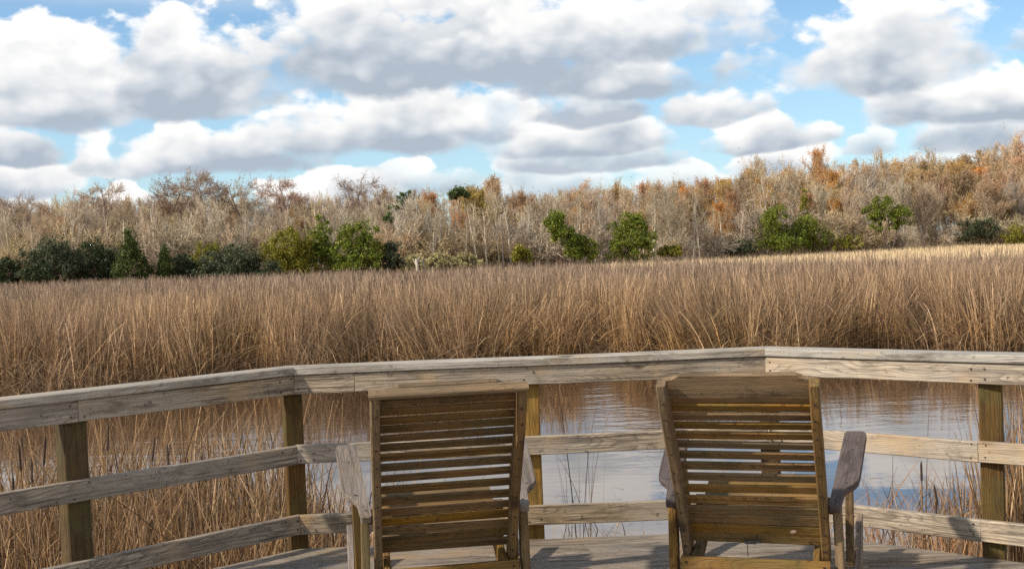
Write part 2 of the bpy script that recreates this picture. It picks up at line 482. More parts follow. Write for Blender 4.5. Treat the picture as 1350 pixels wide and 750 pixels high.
rail = tag(empty('wooden_railing', (0.07, 5.7, 0)), 'weathered wooden railing with three rails round the deck edge', 'railing')
RO = np.array((0.07, 5.7, 0))
# outer corner of an offset line: the mitre plane handles it, centre lines are offset then meet on the bisector
def corner(P, m, off_):
    h = m[:2] / np.linalg.norm(m[:2]); nn = np.array((-h[1], h[0]))
    # offset so that the perpendicular distance to both walls is off_
    cosh = abs(nn @ nAB)
    return P + nn * off_ / cosh


def run(name, z0, z1, off0, off1, mat, joints, wp=0.0015, tones=None):
    """boards on the three sides between heights z0..z1 and offsets off0..off1 outward; joints = extra cuts given as [(side, t)]"""
    zc, oc = (z0 + z1) / 2, (off0 + off1) / 2
    cA, cB = corner(A, mit_A, oc), corner(B, mit_B, oc)
    sides = [(L2 + nLA * oc, cA, None, mit_A), (cA, cB, mit_A, mit_B), (cB, R2 + nBR * oc, mit_B, None)]
    k = 0
    for si, (p, q, m0, m1) in enumerate(sides):
        cuts = sorted([0.0] + [t_ for s_, t_ in joints if s_ == si] + [1.0])
        for a, b_ in zip(cuts[:-1], cuts[1:]):
            g = 0.0012 / np.linalg.norm(q - p)
            pa = p + (q - p) * (a + (g if a > 0 else g * 0.6)); pb = p + (q - p) * (b_ - (g if b_ < 1 else g * 0.6))
            acc = beam(v3(pa, zc), v3(pb, zc), z1 - z0, off1 - off0, (0, 0, 1), m0 if a == 0 else None, m1 if b_ == 1 else None,
                       tone=None if not tones else tones[k % len(tones)], warp=wp, seg=10)
            build(name, acc, mat, rail, RO)
            k += 1


tA = 0.44
LA = np.linalg.norm(L2 - A)
jL = 1 - np.linalg.norm(Lp - A) / LA
run('top_rail', 0.876, 0.914, -0.012, 0.132, M_CAP, [], 0.0012, [0.5, 0.62, 0.45])
run('fascia_board', 0.7802, 0.8735, 0.0, 0.036, M_RAIL, [(0, jL), (1, 0.13)], 0.001, [0.45, 0.5, 0.9, 0.62, 0.85])
run('middle_rail', 0.4305, 0.5229, 0.0, 0.036, M_RAIL, [(2, np.linalg.norm(Rp - B) / LA)], 0.002, [0.3, 0.6, 0.75, 0.8])
run('bottom_rail', 0.0759, 0.1722, 0.0, 0.036, M_RAIL, [(2, np.linalg.norm(Rp - B) / LA)], 0.002, [0.3, 0.4, 0.6, 0.85])


def post(P, ang, tone, w=0.089, mat=None):
    c, s = math.cos(ang), math.sin(ang)
    build('post', beam(v3(P, -1.75), v3(P, 0.874), w, w, (c, s, 0), tone=tone, ch=0.006, seg=6, warp=0.001), mat or M_POST, rail, RO)


angLA = math.atan2(*(A - L2)[::-1]); angBR = math.atan2(*(R2 - B)[::-1])
post(Lp + nLA * 0.084 + dL * 0.0, angLA, 0.35, 0.105)
post(corner(A, mit_A, 0.086), (angLA) / 2, 0.4, 0.092)
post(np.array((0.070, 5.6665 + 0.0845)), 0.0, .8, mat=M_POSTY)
post(corner(B, mit_B, 0.086), angBR / 2, 0.5)
post(Rp + nBR * 0.088 + dR * 0.03, angBR + 0.25, 0.8, 0.098)
post(L2 - dL * 0.05 + nLA * 0.084, angLA, 0.5)
post(R2 - dR * 0.05 + nBR * 0.084, angBR, 0.5)

# nails at the posts
import bmesh
bm = bmesh.new()
bmesh.ops.create_cone(bm, cap_ends=True, segments=8, radius1=0.0042, radius2=0.0035, depth=0.006)
nail_me = bpy.data.meshes.new('nail'); bm.to_mesh(nail_me); bm.free(); nail_me.materials.append(M_NAIL)
def nail(P2, n2, z):
    o = link('nail', nail_me, None, rail)
    p = v3(P2 - n2 * 0.0005, z) - RO
    o.matrix_local = Matrix.Translation(Vector(p)) @ Vector((n2[0], n2[1], 0)).to_track_quat('Z', 'Y').to_matrix().to_4x4()
for P2, n2, dd in ((Lp, nLA, -dL), (A + dL * 0.05, nLA, dL * .0), (A + np.array((.05, 0)), nAB, 0 * dL), (Rp, nBR, dR), (B + dR * .05, nBR, 0 * dR), (np.array((0.064, 5.668)), nAB, 0 * dR)):
    for z in (0.80, 0.852, 0.455, 0.505, 0.10, 0.15):
        for sx in (-0.03, 0.03):
            if random.random() < 0.62:
                nail(P2 + np.array((n2[1], -n2[0])) * (sx + random.uniform(-.006, .006)), n2, z + random.uniform(-.008, .008))

# ------------------------------------------------------------------ deck
deck = tag(empty('wooden_deck', (0, 3, 0)), 'grey weathered board deck with angled outer edge above the water', 'deck')
DO = np.array((0, 3.0, 0))
acc = dict(V=[], G=[], F=[], T=[])
eo = 0.034
cA, cB = corner(A, mit_A, eo), corner(B, mit_B, eo)
def xlim(y, side):
    P, d = (cA, dL) if side < 0 else (cB, dR)
    if y >= P[1]: return P[0]
    x = P[0] + d[0] * (P[1] - y) / (-d[1])
    lim = 2.95
    return max(x, -lim) if side < 0 else min(x, lim)
y1 = 5.695; k = 0
while y1 > -2.2:
    wd = 0.138
    y0 = y1 - wd
    xa0, xa1 = xlim(y0, -1), xlim(y1, -1); xb0, xb1 = xlim(y0, 1), xlim(y1, 1)
    cuts = [0.0]
    cut = {0: None, 1: 0.58, 2: None, 3: 0.3, 4: 0.71}.get(k, random.choice([None, 0.3, 0.5, 0.66]))
    if cut: cuts.append(cut)
    cuts.append(1.0)
    for a, b_ in zip(cuts[:-1], cuts[1:]):
        off = rng.uniform(-40, 40, 3); tone = rng.uniform(0.2, 0.9); dz = rng.uniform(-0.0015, 0.0015)
        nseg = 8
        o = len(acc['V'])
        for s in range(nseg + 1):
            f = a + (b_ - a) * s / nseg
            if s == 0 and a > 0: f += 0.0006
            if s == nseg and b_ < 1: f -= 0.0006
            X0, X1 = xa0 + (xb0 - xa0) * f, xa1 + (xb1 - xa1) * f
            wob = 0.002 * math.sin(X0 * 2.1 + k)
            for (yy, z_) in ((y0, -.036), (y1 - .0, -.036), (y1, -.004), (y1 - .004, 0), (y0 + .004, 0), (y0, -.004)):
                xx = X0 if abs(yy - y0) < .01 else X1
                acc['V'].append((xx, yy + wob, z_ + dz)); acc['G'].append(off + np.array((xx, yy - y0, z_))); acc['T'].append(tone)
        for s in range(nseg):
            for i in range(6):
                j = (i + 1) % 6
                acc['F'].append([o + s * 6 + i, o + s * 6 + j, o + s * 6 + 6 + j, o + s * 6 + 6 + i])
        acc['F'].append([o + i for i in range(6)]); acc['F'].append([o + nseg * 6 + i for i in range(6)])
    y1 = y0 - 0.008; k += 1
build('decking', acc, M_DECK, deck, DO)
acc = dict(V=[], G=[], F=[], T=[])
ej = 0.014
jA, jB = corner(A, mit_A, ej), corner(B, mit_B, ej)
eL = jA + dL * 2.5; eR = jB + dR * 2.5
for p, q, m0, m1 in ((eL, jA, None, mit_A), (jA, jB, mit_A, mit_B), (jB, eR, mit_B, None)):
    build('rim_joist', beam(v3(p, -0.138), v3(q, -0.138), 0.19, 0.036, (0, 0, 1), m0, m1), M_POST, deck, DO)
for xx in (-2.2, -1.1, 0.0, 1.1, 2.2):
    build('joist', beam((xx, -2.1, -0.14), (xx, (5.6 if abs(xx) < 1.2 else 4.7), -0.14), 0.18, 0.036), M_POST, deck, DO)
for xx in (-2.0, 2.0):
    for yy in (3.4, 1.0, -1.4):
        build('pile', beam((xx + .03, yy, -1.75), (xx + .03, yy, -0.235), 0.14, 0.14, (1, 0, 0)), M_POST, deck, DO)

# ------------------------------------------------------------------ chairs
W = 0.575
def path(s):
    """centre line of a back stile in the side plane (y forward, z up); s = 0 bottom .. 1 top"""
    P = [(0.0, 0.200), (-0.10, 0.385), (-0.236, 0.605), (-0.370, 0.79), (-0.467, 0.945)]
    x = s * 4; i = min(3, int(x)); f = x - i
    def g(k): return np.array(P[max(0, min(4, k))]) if 0 <= k <= 4 else (2 * np.array(P[0]) - np.array(P[1]) if k < 0 else 2 * np.array(P[4]) - np.array(P[3]))
    a, b_, c, d = g(i - 1), g(i), g(i + 1), g(i + 2)
    return 0.5 * (2 * b_ + (c - a) * f + (2 * a - 5 * b_ + 4 * c - d) * f * f + (-a + 3 * b_ - 3 * c + d) * f ** 3)
def tang(s):
    d = path(min(1, s + .01)) - path(max(0, s - .01)); return d / np.linalg.norm(d)


def strip_board(pts, w_of, th, xc, tone, acc=None):
    """board following a side-plane curve: width w_of(s) in the plane, thickness th across (x)"""
    n = len(pts)
    if acc is None: acc = dict(V=[], G=[], F=[], T=[])
    o = len(acc['V']); off = rng.uniform(-40, 40, 3); run_ = 0
    for i, p in enumerate(pts):
        a = np.array(pts[max(0, i - 1)]); c = np.array(pts[min(n - 1, i + 1)])
        t_ = (c - a) / np.linalg.norm(c - a); nn = np.array((t_[1], -t_[0]))
        if i: run_ += np.linalg.norm(np.array(p) - np.array(pts[i - 1]))
        w_ = w_of(i / (n - 1)) / 2; h = th / 2; ch = 0.005
        for (u_, x_) in ((-w_ + ch, -h), (w_ - ch, -h), (w_, -h + ch), (w_, h - ch), (w_ - ch, h), (-w_ + ch, h), (-w_, h - ch), (-w_, -h + ch)):
            q = np.array(p) + nn * u_
            acc['V'].append((xc + x_, q[0], q[1])); acc['G'].append(off + np.array((run_, u_, x_))); acc['T'].append(tone)
    for i in range(n - 1):
        for k_ in range(8):
            j = (k_ + 1) % 8
            acc['F'].append([o + i * 8 + k_, o + i * 8 + j, o + i * 8 + 8 + j, o + i * 8 + 8 + k_])
    acc['F'].append([o + k_ for k_ in range(8)][::-1]); acc['F'].append([o + (n - 1) * 8 + k_ for k_ in range(8)])
    return acc


def make_chair(loc, yaw, label, style):
    ch = tag(empty('rocking_chair', (loc[0], loc[1], 0), yaw), label, 'chair', 'wooden chairs on the deck')
    # stiles
    for sx in (-1, 1):
        pts = [path(s) for s in np.linspace(0, 1.0, 14)]
        build('back_stile', strip_board(pts, lambda s: 0.062 + 0.016 * math.sin(s * 3.0) - (0.016 * max(0, (s - .9) * 10)), 0.034, sx * (W / 2 - 0.017), rng.uniform(.35, .75)), M_CHAIR, ch)
    # slats lie on the sitting side of the stiles
    acc = dict(V=[], G=[], F=[], T=[])
    n = style['n']
    for i in range(n):
        s = 0.035 + (style['s_top'] - 0.035) * (i + 0.5) / n
        p, tg = path(s), tang(s); nn = np.array((tg[1], -tg[0]))    # towards the sitter
        if nn[0] < 0: nn = -nn
        p = p + nn * (0.043 + rng.uniform(-.001, .001))
        tilt = style['tilt'] - style['tk'] * s + rng.uniform(-0.05, 0.05)
        t2 = tg * math.cos(tilt) + nn * math.sin(tilt)
        sag = rng.uniform(-.002, .002)
        hwid = W / 2 - 0.004
        wd_ = style['slat_w'] * rng.uniform(0.96, 1.05)
        beam((-hwid, p[0], p[1] + sag), (hwid, p[0], p[1] - sag), wd_, style['slat_t'], (0, t2[0], t2[1]), tone=rng.uniform(*style['tones']) if i != n - 1 else style['top'], ch=0.003, acc=acc, seg=4, warp=0.0012)
    build('back_slats', acc, M_CHAIR, ch)
    # crest board with chamfered top corners
    p, tg = path(0.945), tang(0.93); nn = np.array((tg[1], -tg[0])); nn = nn if nn[0] > 0 else -nn
    c0 = p + nn * 0.043
    hw = W / 2 + style['crest_over']
    zt = style['crest_h']
    zl = style['crest_low']
    poly = [(-hw, zl), (hw, zl), (hw, zt - .032), (hw - .012, zt - .022), (hw - .045, zt - .016), (hw - .075, zt), (-hw + .075, zt), (-hw + .045, zt - .016), (-hw + .012, zt - .022), (-hw, zt - .032)]
    build('crest_board', prism(poly, (0, c0[0], c0[1]), (1, 0, 0), (0, tg[0], tg[1]), 0.022, tone=style['crest_tone']), M_CHAIR, ch)
    if style['batten']:
        q = path(1.0) - nn * 0.004 + tg * 0.008
        build('top_batten', beam((-W / 2 - .004, q[0], q[1]), (W / 2 + .004, q[0], q[1]), 0.020, 0.045, (0, tg[0], tg[1]), tone=0.7), M_CHAIR, ch)
    # lower cross board behind the back
    build('rear_cross_board', beam((-W / 2 + .0, -0.085, 0.165), (W / 2 - .0, -0.085, 0.165), 0.085, 0.03, (0, 0.1, 1), tone=0.66, seg=4, warp=.001), M_CHAIR, ch)
    # seat
    acc = dict(V=[], G=[], F=[], T=[])
    for i in range(9):
        f = i / 8
        yy = 0.085 + 0.445 * f; zz = 0.275 + 0.125 * f + (0.0 if f < .9 else -0.012)
        beam((-W / 2 + .036, yy, zz), (W / 2 - .036, yy, zz), 0.045, 0.019, (0, 1, 0.28), acc=acc, tone=rng.uniform(.3, .9), ch=.003)
    build('seat_slats', acc, M_CHAIR, ch)
    for sx in (-1, 1):
        xs = sx * (W / 2 - 0.052)
        pts = [(-0.064, 0.165), (0.10, 0.205), (0.30, 0.27), (0.545, 0.345)]
        build('seat_rail', strip_board(pts, lambda s: 0.085, 0.028, xs, rng.uniform(.3, .6)), M_CHAIR, ch)
        # arm: narrow tail at the rear, flaring outwards to a broad rounded paddle
        ya, za, yf, zf = -0.135, 0.422, 0.535, 0.603
        dy, dz = yf - ya, zf - za; Ln = math.hypot(dy, dz)
        xi = 0.298; dz_n = dz / Ln; dz_a = dz
        poly = [(0.0, -.002), (0.006, -.008), (Ln - .02, -.004), (Ln - .004, .006), (Ln, .026), (Ln, .064), (Ln - .008, .080), (Ln - .03, .087), (0.30, .089), (0.23, .086), (0.195, .074), (0.16, .048), (0.13, .038), (0.006, .034), (0.0, .028)]
        if sx < 0: pl = [(a, -b_) for a, b_ in poly][::-1]
        else: pl = poly
        build('armrest', prism(pl, (sx * xi, ya, za), (sx * 0.062, dy / Ln * .998, dz / Ln * .998), (.998, -sx * 0.062, 0), 0.030, tone=style['arm_tone']), style['arm'], ch)
        build('arm_support', beam((sx * 0.325, -0.030, 0.075), (sx * 0.318, -0.045, 0.432), 0.062, 0.034, (0, 1, 0), tone=rng.uniform(.6, .9), seg=3), M_CHAIR, ch)
        build('front_leg', beam((sx * 0.345, 0.480, 0.060), (sx * 0.352, 0.360, 0.540), 0.080, 0.034, (0, 1, 0), tone=rng.uniform(.3, .6), seg=3), M_CHAIR, ch)
        # rocker
        pts = []
        for k_ in range(15):
            y_ = -0.62 + 1.42 * k_ / 14
            c_ = y_ - 0.14
            pts.append((y_, 0.036 + 0.20 * c_ * c_ + (0.10 * max(0, c_ - .42)) * 2))
        build('rocker', strip_board(pts, lambda s: 0.068 - 0.012 * abs(2 * s - 1), 0.032, sx * 0.378, rng.uniform(.7, .95)), M_ARM_PALE, ch)
    def screw(x, y, z, d):
        o = link('screw', nail_me, None, ch)
        o.matrix_local = Matrix.Translation(Vector((x, y, z))) @ Vector(d).to_track_quat('Z', 'Y').to_matrix().to_4x4()
    for sx in (-1, 1):
        for zz_ in (-.022, .022):
            screw(sx * (W / 2 - .022), -0.1012, 0.165 + zz_, (0, -1, -0.1))
        nn_ = np.array((-tang(.9)[1], tang(.9)[0])) * (1 if tang(.9)[1] > 0 else -1)
        for s_ in np.linspace(.08, .9, 9):
            pq, tq = path(s_), tang(s_)
            screw(sx * (W / 2 - .017) + rng.uniform(-.003, .003), pq[0] - tq[1] * .038, pq[1] + tq[0] * .038, (0, -tq[1], tq[0]))
        for a_ in (.05, .19, .5):
            screw(sx * (xi + .012 + a_ * .062 + (.03 if a_ > .1 else 0)), ya + dy / Ln * a_ - dz_n * .0152, za + dz / Ln * a_ + dy / Ln * .0152, (0, -dz_n, dy / Ln))
    build('front_stretcher', beam((-W / 2 - .02, 0.47, 0.30), (W / 2 + .02, 0.47, 0.30), 0.07, 0.026, tone=.5), M_CHAIR, ch)
    return ch


c1 = make_chair((-0.315, 4.595), R(8.6), 'weathered wooden rocking chair with pale grey arms, in front of the middle railing post', dict(tones=(.0, .62), top=.45, crest_over=-0.032, crest_h=0.047, batten=True, arm=M_ARM_PALE, arm_tone=.7, crest_tone=.15, tilt=0.05, tk=.36, slat_w=.0400, slat_t=.012, n=16, s_top=.925, crest_low=-0.012))
c2 = make_chair((0.931, 4.506), R(-18.0), 'yellow brown wooden rocking chair with purplish grey arms, nearer the right railing', dict(tones=(.45, .95), top=1.0, crest_over=-0.003, crest_h=0.044, batten=False, arm=M_ARM, arm_tone=.45, crest_tone=.7, tilt=0.06, tk=.46, slat_w=.0440, slat_t=.012, n=15, s_top=.872, crest_low=-0.058))


def chair_point(ch, x, y, z):
    return ch.matrix_basis @ Vector((x, y, z))


# a small clip with a hanging end and a curled dry leaf on the right chair's slats
bm = bmesh.new()
for (c_, s_) in (((0, 0, 0), (.045, .012, .014)), ((.03, -.004, .004), (.02, .014, .010)), ((-.012, -.004, -.03), (.003, .003, .055))):
    r_ = bmesh.ops.create_cube(bm, size=1.0)
    bmesh.ops.scale(bm, vec=s_, verts=r_['verts']); bmesh.ops.translate(bm, vec=c_, verts=r_['verts'])
me = bpy.data.meshes.new('clip'); bm.to_mesh(me); bm.free()
o = link('clip', me, M_METAL)
pp = path(0.075)
o.location = chair_point(c2, -0.02, pp[0] + 0.018, pp[1]); o.rotation_euler = (0, 0, R(-18))
tag(o, 'small black clip with a dangling tail on the lowest back slats', 'clip')
n = 7; V = []; Q = []
for i in range(n):
    for j in range(3):
        a = i / (n - 1); w_ = 0.010 * math.sin(math.pi * (0.08 + a * .86)) + .001
        V.append((a * .04 - .02, (j - 1) * w_, 0.006 * math.cos(a * 3) + (0.005 if j != 1 else 0)))
for i in range(n - 1):
    for j in range(2):
        Q.append([i * 3 + j, i * 3 + j + 1, i * 3 + 4 + j, i * 3 + 3 + j])
me = mesh_np('dry_leaf', np.array(V), np.array(Q), smooth=True)
sol = None
o = link('dry_leaf', me, plain('pale_leaf', (0.26, 0.18, 0.15), 0.7))
pp = path(0.145)
o.scale = (.6, .6, .6); o.location = chair_point(c2, 0.150, pp[0] + 0.014, pp[1] + .004); o.rotation_euler = (R(60), R(-20), R(-10))
mdf = o.modifiers.new('thick', 'SOLIDIFY'); mdf.thickness = 0.0012
tag(o, 'small pale curled leaf caught on a slat of the yellow brown chair', 'leaf')

# ------------------------------------------------------------------ ground and water
def bankline(x):
    return 25.0 + 0.9 * np.sin(x * 0.62 + 2.5) * np.sin(x * .23) + 0.05 * x + 0.9 * np.sin(x * 0.31 + 1.0) + 0.5 * np.sin(x * 0.9) + 0.25 * np.sin(x * 2.3 + 2)
def shore(x):
    """near shore: the marsh comes close on the left, and again at the far right"""
    return 6.5 + 4.2 / (1 + np.exp((x + 1.3) * 2.0)) + 0.55 * np.sin(x * 1.7) + 2.2 / (1 + np.exp(-(x - 3.0) * 3.0)) + 0.3 / (1 + np.exp(-(x - 1.2) * 3))


def ground_z(x, y):
    far = np.clip((y - bankline(x)) / 1.6, -1, 1)
    near = np.clip((shore(x) - y) / 1.2, -1, 1)
    e = np.maximum(far, near)
    return WATER + 0.05 * e - 0.25 * np.clip(-e, 0, 1) + 0.012 * np.sin(x * 3.1 + y * 2.3)


gx = np.concatenate([np.linspace(-2500, -60, 14), np.arange(-56, 57, 0.8), np.linspace(60, 2500, 14)])
gy = np.concatenate([np.linspace(-2500, -12, 12), np.arange(-8, 40, 0.5), np.linspace(42, 240, 40), np.linspace(300, 2500, 12)])
GX, GY = np.meshgrid(gx, gy)
GZ = ground_z(GX, GY)
nx, ny = len(gx), len(gy)
V = np.stack([GX.ravel(), GY.ravel(), GZ.ravel()], 1)
i, j = np.meshgrid(np.arange(nx - 1), np.arange(ny - 1))
b0 = (j * nx + i).ravel()
Q = np.stack([b0, b0 + 1, b0 + nx + 1, b0 + nx], 1)
tag(link('ground', mesh_np('ground', V, Q, smooth=True), M_GROUND), kind='structure')
V = np.array([(-70, -30, WATER), (70, -30, WATER), (70, 34, WATER), (-70, 34, WATER)], float)
tag(link('water', mesh_np('water', V, np.array([[0, 1, 2, 3]])), M_WATER), kind='structure')

# ------------------------------------------------------------------ blades
def blades(n, base, h, width, lean, droop, seg=3, kink=None, taper=1.0, tuft=None):
    """n thin strips: base (n,3), h, width (n,), lean (n,2) horizontal shift of the tip, droop (n,) how far the tip falls"""
    th = rng.uniform(0, 2 * math.pi, n)
    sd = np.stack([np.cos(th), np.sin(th), np.zeros(n)], 1)
    s = np.linspace(0, 1, seg + 1)
    V = np.zeros((n, seg + 1, 2, 3)); H = np.zeros((n, seg + 1, 2))
    for k, f in enumerate(s):
        c = base.copy()
        c[:, 0] += lean[:, 0] * f ** 1.6; c[:, 1] += lean[:, 1] * f ** 1.6
        c[:, 2] += h * f - droop * np.clip(f - 0.55, 0, 1) ** 1.5 * 3.3 * 0.5
        if kink is not None:
            c += kink * (math.sin(f * 5.0) * 0.5)
        w = width * (1 - 0.75 * taper * f ** 2) * 0.5
        V[:, k, 0] = c - sd * w[:, None]; V[:, k, 1] = c + sd * w[:, None]
        H[:, k, :] = f
    idx = np.arange(n)[:, None] * (seg + 1) * 2 + np.arange(seg)[None, :] * 2
    idx = idx.ravel()
    Q = np.stack([idx, idx + 1, idx + 3, idx + 2], 1)
    rnd = np.repeat(rng.uniform(0, 1, n), (seg + 1) * 2)
    tu = np.repeat(np.full(n, 0.5) if tuft is None else tuft, (seg + 1) * 2)
    return V.reshape(-1, 3), Q, H.ravel(), rnd, tu


def join(parts):
    V, Q, H, N = [], [], [], []
    o = 0
    for v, q, h, r_ in [p_[:4] for p_ in parts]:
        V.append(v); Q.append(q + o); H.append(h); N.append(r_); o += len(v)
    return np.concatenate(V), np.concatenate(Q), np.concatenate(H), np.concatenate(N)


def stuff(name, parts, mat, label=None):
    V, Q, H, N = join(parts)
    U = np.concatenate([p_[4] for p_ in parts])
    o = link(name, mesh_np(name, V, Q, attrs=dict(hf=H, rnd=N, tuft=U)), mat)
    o['kind'] = 'stuff'
    if label: o['label'] = label
    return o


def tuft(x, y, size):
    """random value 0..1 and lean vector shared by all blades of one tussock"""
    xx = x + 0.35 * size * np.sin(y * 2.7 / size * .5); yy = y + 0.35 * size * np.sin(x * 2.3 / size * .5)
    ix, iy = np.floor(xx / size), np.floor(yy / size)
    def hsh(k): 
        v = np.sin(ix * 127.1 + iy * 311.7 + k * 74.7) * 43758.5453
        return v - np.floor(v)
    return hsh(1.0), np.stack([hsh(2.0) * 2 - 1, hsh(3.0) * 2 - 1], 1)


def vnoise(x, y, s, seed=0):
    """cheap smooth pseudo noise -1..1"""
    a = np.sin(x * s * 1.0 + 1.3 * np.sin(y * s * 0.7 + seed) + seed * 1.7)
    b_ = np.sin(y * s * 1.3 + 1.1 * np.sin(x * s * 0.9 + seed * 2.1) + seed)
    c = np.sin((x + y) * s * 2.1 + seed * 3.3) * np.sin((x - y) * s * 1.7 + seed)
    return (a + b_ + c) / 3


def treeline(x, y=None):
    """depth of the wood's edge as a function of x/y slope u"""
    return None


def u_of(px): return (px - 675) / 1500.0
def edge_depth(u):      # where the wood begins, by direction
    return 118 + 22 * np.clip((u + 0.05) / 0.25, 0, 1) + 26 * np.clip((u - 0.15) / 0.25, 0, 1)
def reed_end(u):        # where the brown reeds end
    return 112 - 8 * np.clip((u + 0.1) / 0.2, 0, 1) - 26 * np.clip((u - 0.05) / 0.3, 0, 1)


parts = []
for (ya, yb, dens, w0, seg, hf_) in ((23.6, 28.5, 430, .016, 4, 1), (28.5, 34, 220, .019, 3, 1), (34, 48, 100, .025, 3, 1), (48, 72, 48, .034, 2, 1), (72, 116, 24, .046, 2, 1)):
    hwid = 0.47 * yb + 4
    n = int(dens * (yb - ya) * 2 * hwid)
    x = rng.uniform(-hwid, hwid, n); y = rng.uniform(ya, yb, n)
    bl = bankline(x)
    dn = vnoise(x, y, 0.9, 2.0) * .5 + vnoise(x, y, 2.3, 5.0) * .5
    keep = (np.abs(x) < 0.46 * y + 4) & (y > bl - 0.35 + 0.5 * dn) & (y < reed_end(x / y) + 3 * rng.normal(size=n))
    gap = (np.abs(x - 1.75 - (y - 26) * .12) < 0.45) & (y < 29.2)           # the dark opening in the reed front
    hole = (vnoise(x, y, 2.1, 11.0) + .6 * vnoise(x, y, 4.7, 12.0)) < -0.18
    keep &= ~(gap & (rng.uniform(size=n) < 0.9)) & (rng.uniform(size=n) < 0.8 + 0.35 * dn) & ~(hole & (rng.uniform(size=n) < 0.85))
    x, y, dn = x[keep], y[keep], dn[keep]; n = len(x)
    u = x / y
    hh = 1.52 + 0.20 * np.clip(-u / 0.4, 0, 1) - 0.24 * np.clip((u + .02) / .4, 0, 1) * np.clip((y - 30) / 20, 0, 1) + 0.34 * np.clip((33 - y) / 5, 0, 1) + 0.22 * vnoise(x, y, 0.45, 1.0) + 0.20 * vnoise(x, y, 1.7, 3.0) + 0.1 * vnoise(x, y, 4.1, 6.0) + rng.normal(size=n) * 0.15
    tf, tl = tuft(x, y, 0.75)
    tf2, tl2 = tuft(x + 3.3, y * .9, 2.1)
    hh += 0.32 * (tf - .5) + 0.36 * (tf2 - .5)
    hh = np.minimum(hh, 1.95)
    short = rng.uniform(size=n) < (0.35 if ya < 34 else 0.12)
    hh = np.where(short, hh * rng.uniform(0.35, 0.85, n), hh)
    edge = np.clip((y - bankline(x)) / 1.3, 0, 1); hh *= 0.80 + 0.20 * edge
    base = np.stack([x, y, np.full(n, WATER + 0.0)], 1)
    la = rng.normal(size=(n, 2)) * 0.13
    la[:, 0] += 0.42 * vnoise(x, y, 1.1, 7.0) + 0.30 * vnoise(x, y, 3.3, 2.0) + 0.3 * vnoise(x, y, .33, 8.0); la[:, 1] += 0.25 * vnoise(x, y, 1.0, 9.0)
    la += tl * 0.26 + tl2 * 0.2
    wild = rng.uniform(size=n) < 0.30
    la[wild] += rng.normal(size=(wild.sum(), 2)) * np.array((0.5, .35))
    hh = np.where(wild, hh * 0.82, hh)
    droop = np.where(rng.uniform(size=n) < 0.55, rng.uniform(0, 0.75, n), 0.0)
    parts.append(blades(n, base, hh, w0 * np.where(rng.uniform(size=n) < .25, rng.uniform(1.2, 2.1, n), rng.uniform(.45, 1.2, n)), la, droop, seg, tuft=np.clip(0.25 + 0.6 * tf + .35 * (tf2 - .5), 0, 1)))
# broken leaves lying at all angles in the reed front
n = 42000
x = rng.uniform(-20, 20, n); y = bankline(x) - 0.5 + 14 * rng.uniform(size=n) ** 2.2
base = np.stack([x, y, WATER + rng.uniform(0.02, 1.25, n) * np.clip(rng.uniform(0.2, 1, n) + (y - bankline(x)) * .2, 0, 1)], 1)
la = rng.normal(size=(n, 2)) * np.array((0.5, 0.25))
parts.append(blades(n, base, rng.uniform(-0.15, 0.45, n), .014 * rng.uniform(.6, 1.3, n), la, np.zeros(n), 2))
# bent and broken leaves in the tops further back
for (ya, yb, n, w0) in ((27, 40, 30000, .018), (40, 62, 34000, .026), (62, 110, 34000, .042)):
    y = rng.uniform(ya, yb, n); x = rng.uniform(-1, 1, n) * (0.46 * y + 3)
    keep = y < reed_end(x / y); x, y = x[keep], y[keep]; n_ = len(x)
    zz = 1.25 + 0.18 * vnoise(x, y, 0.45, 1.0) - 0.3 * np.clip((x / y + .02) / .4, 0, 1) * np.clip((y - 30) / 20, 0, 1)
    base = np.stack([x, y, WATER + zz * rng.uniform(.55, 1.02, n_)], 1)
    la = rng.normal(size=(n_, 2)) * np.array((0.34, 0.25))
    tf, _ = tuft(x, y, 0.9)
    parts.append(blades(n_, base, rng.uniform(-.12, .34, n_), w0 * rng.uniform(.5, 1.3, n_), la, rng.uniform(0, .25, n_), 2, tuft=np.clip(tf, 0, 1)))
# tall thin stalks standing above the rest, dark seed heads
n = 2600
y = 27 + 70 * rng.uniform(size=n) ** 1.5; x = rng.uniform(-1, 1, n) * (0.46 * y + 3)
keep = y < reed_end(x / y); x, y = x[keep], y[keep]; n = len(x)
base = np.stack([x, y, np.full(n, WATER)], 1)
parts.append(blades(n, base, 1.85 + rng.normal(size=n) * 0.14, 0.012 + 0.00022 * y, rng.normal(size=(n, 2)) * .12, np.zeros(n), 3, taper=0.2))
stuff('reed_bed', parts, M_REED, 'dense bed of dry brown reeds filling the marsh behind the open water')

# straw coloured grass between reeds and wood
n = 130000
u = rng.uniform(-0.47, 0.50, n); y = rng.uniform(74, 172, n); x = u * y
pb = np.clip((u - 0.0) / 0.12, 0.0, 1) + 0.8 * (vnoise(x, y, 0.12, 4.0) > 0.15) * (u > -.14) + 0.7 * (np.abs(u + .125) < .016)
keep = (y > reed_end(u) - 3) & (y < edge_depth(u) + 3) & (rng.uniform(size=n) < pb)
x, y = x[keep], y[keep]; n = len(x)
base = np.stack([x, y, np.full(n, WATER)], 1)
hh = 1.15 + 0.2 * np.clip((y - 120) / 40, 0, 1) + 0.12 * vnoise(x, y, 0.3, 2) + rng.normal(size=n) * 0.14
stuff('straw_grass', [blades(n, base, hh, 0.055 * rng.uniform(.6, 1.4, n), rng.normal(size=(n, 2)) * .15, rng.uniform(0, .3, n), 2)], M_STRAW, 'bright straw coloured grass strip along the wood edge')

